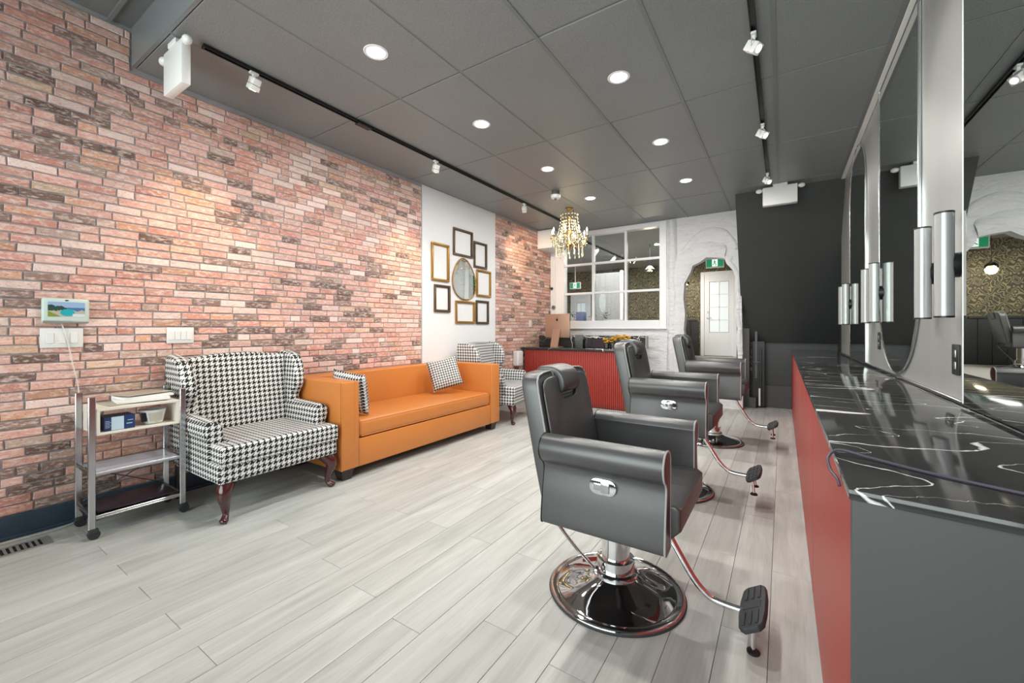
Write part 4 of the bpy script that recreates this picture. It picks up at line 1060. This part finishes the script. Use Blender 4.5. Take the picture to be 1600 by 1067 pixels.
# ------------------------------------------------------------------ back room things
sh_ = struct(B().box(-3.5, -1.68, YB+.17, YB+.55, 1.28, 1.335, .004, 1), 'trim_5', 'black', smooth=False)
SZ = 1.336
tag(B().box(-3.30, -3.14, YB+.2, YB+.34, SZ, SZ+.20, .008, 2).build('storage_box', 'bluebin'), 'periwinkle blue storage box on the sill behind the back window', 'box')
def bottle(x, y, h, r, mat, label):
    o = thing('bottle', label, 'bottle', (x, y, SZ), group='bottles on the inner window sill')
    B().lathe([(r, 0), (r, h*.65), (r*.5, h*.78), (r*.4, h*.9), (r*.4, h)], n=16).build('bottle_body', mat, o)
    B().lathe([(r*.5, h), (r*.5, h+.02), (r*.2, h+.021)], n=12).build('bottle_cap', 'black', o)
for k in range(4): bottle(-3.06+.045*k, YB+.28, .10+.02*(k % 2), .017, ('paper', 'rose', 'paper', 'paper2')[k], ('white bottle beside the blue box on the inner sill', 'rose bottle second from the blue box on the inner sill', 'tall-necked white bottle third from the blue box', 'beige bottle just left of the first window bar')[k])
def potplant(x, y, label, n, h):
    o = thing('potted_plant', label, 'plant', (x, y, SZ)); B().lathe([(.028, 0), (.04, .06), (.036, .06), (.01, .05)], n=18).build('pot', 'paper', o)
    lf = B()
    for k in range(n):
        a = R.uniform(0, 6.28); r = R.uniform(.02, .07); z = R.uniform(.06, h)
        T = Matrix.Translation((r*math.cos(a), r*math.sin(a), z)) @ Matrix.Rotation(a, 4, 'Z') @ Matrix.Rotation(R.uniform(-.8, .3), 4, 'Y')
        lf.prism([(-.03, 0), (0, .011), (.03, 0), (0, -.011)], 'z', -.001, .001, mat=T)
    lf.build('foliage', 'leaf', o, smooth=False)
potplant(-2.76, YB+.32, 'leafy potted plant on the inner sill left of the window centre', 40, .18)
potplant(-3.40, YB+.30, 'slim potted plant at the left end of the inner sill', 26, .22)
tag(B().box(-2.70, -2.45, YB+.22, YB+.36, SZ, SZ+.045, .01, 2).build('towel_stack', 'paper'), 'low stack of white towels on the inner sill', 'towels')
def pend(loc, label):
    o = thing('pendant_lamp', label, 'pendant lamp', loc)
    B().lathe([(.09, -.09), (.10, -.05), (.06, 0), (.02, .03), (.018, .03), (.055, -.004), (.094, -.05), (.085, -.088)], n=28).build('glass_shade', 'glass', o)
    B().ball((0, 0, -.05), .035, 2).build('bulb', 'bulb2', o)
    B().tube([(0, 0, .0), (0, 0, ZC-loc[2]-.003)], .005, 6).cyl((0, 0, -.02), (0, 0, .045), .016, n=12).build('drop_rod', 'black', o)
    lamp('pendant_light', 'POINT', (loc[0], loc[1], loc[2]-.12), 18, (1, .85, .62), shadow_soft_size=.08)
pend((-2.1, 11.4, 2.44), 'glass pendant lamp glowing before the damask wall, seen in the near mirror')
pend((-2.35, 8.9, 2.52), 'glass pendant lamp in the back room, seen through the upper right window panes')
lamp('back_room_light', 'AREA', (-3.0, 9.4, 2.93), 150, (1, .97, .92), (0, 0, 0), shape='RECTANGLE', size=2.5, size_y=2.0)
t2 = track(-3.35, 7.6, 11.0, 'black ceiling light track in the back room, seen through the back window')
def plainhead(x, y, label):
    o = thing('track_spotlight', label, 'spotlight', (x, y, ZC-.027), group='white track spotlights')
    B().box(-.018, .018, -.03, .03, -.04, 0, .003, 1).build('track_adaptor', 'plastic', o, smooth=False)
    B().cyl((0, 0, -.05), (-.08, -.03, -.16), .034, .04, n=20).build('lamp_head', 'plastic', o)
plainhead(-3.35, 8.5, 'white track spotlight nearer behind the back window glass'); plainhead(-3.35, 9.6, 'white track spotlight farther behind the back window glass')
bc = copy_tree(ch1); bc.location = (-2.38, 11.1, FB); bc.rotation_euler = (0, 0, math.pi); bc['label'] = 'black barber chair in the back room, seen only in the near mirror'
bc.name = 'barber_chair'; bc['group'] = 'black barber chairs facing the counter'; del bc['group']
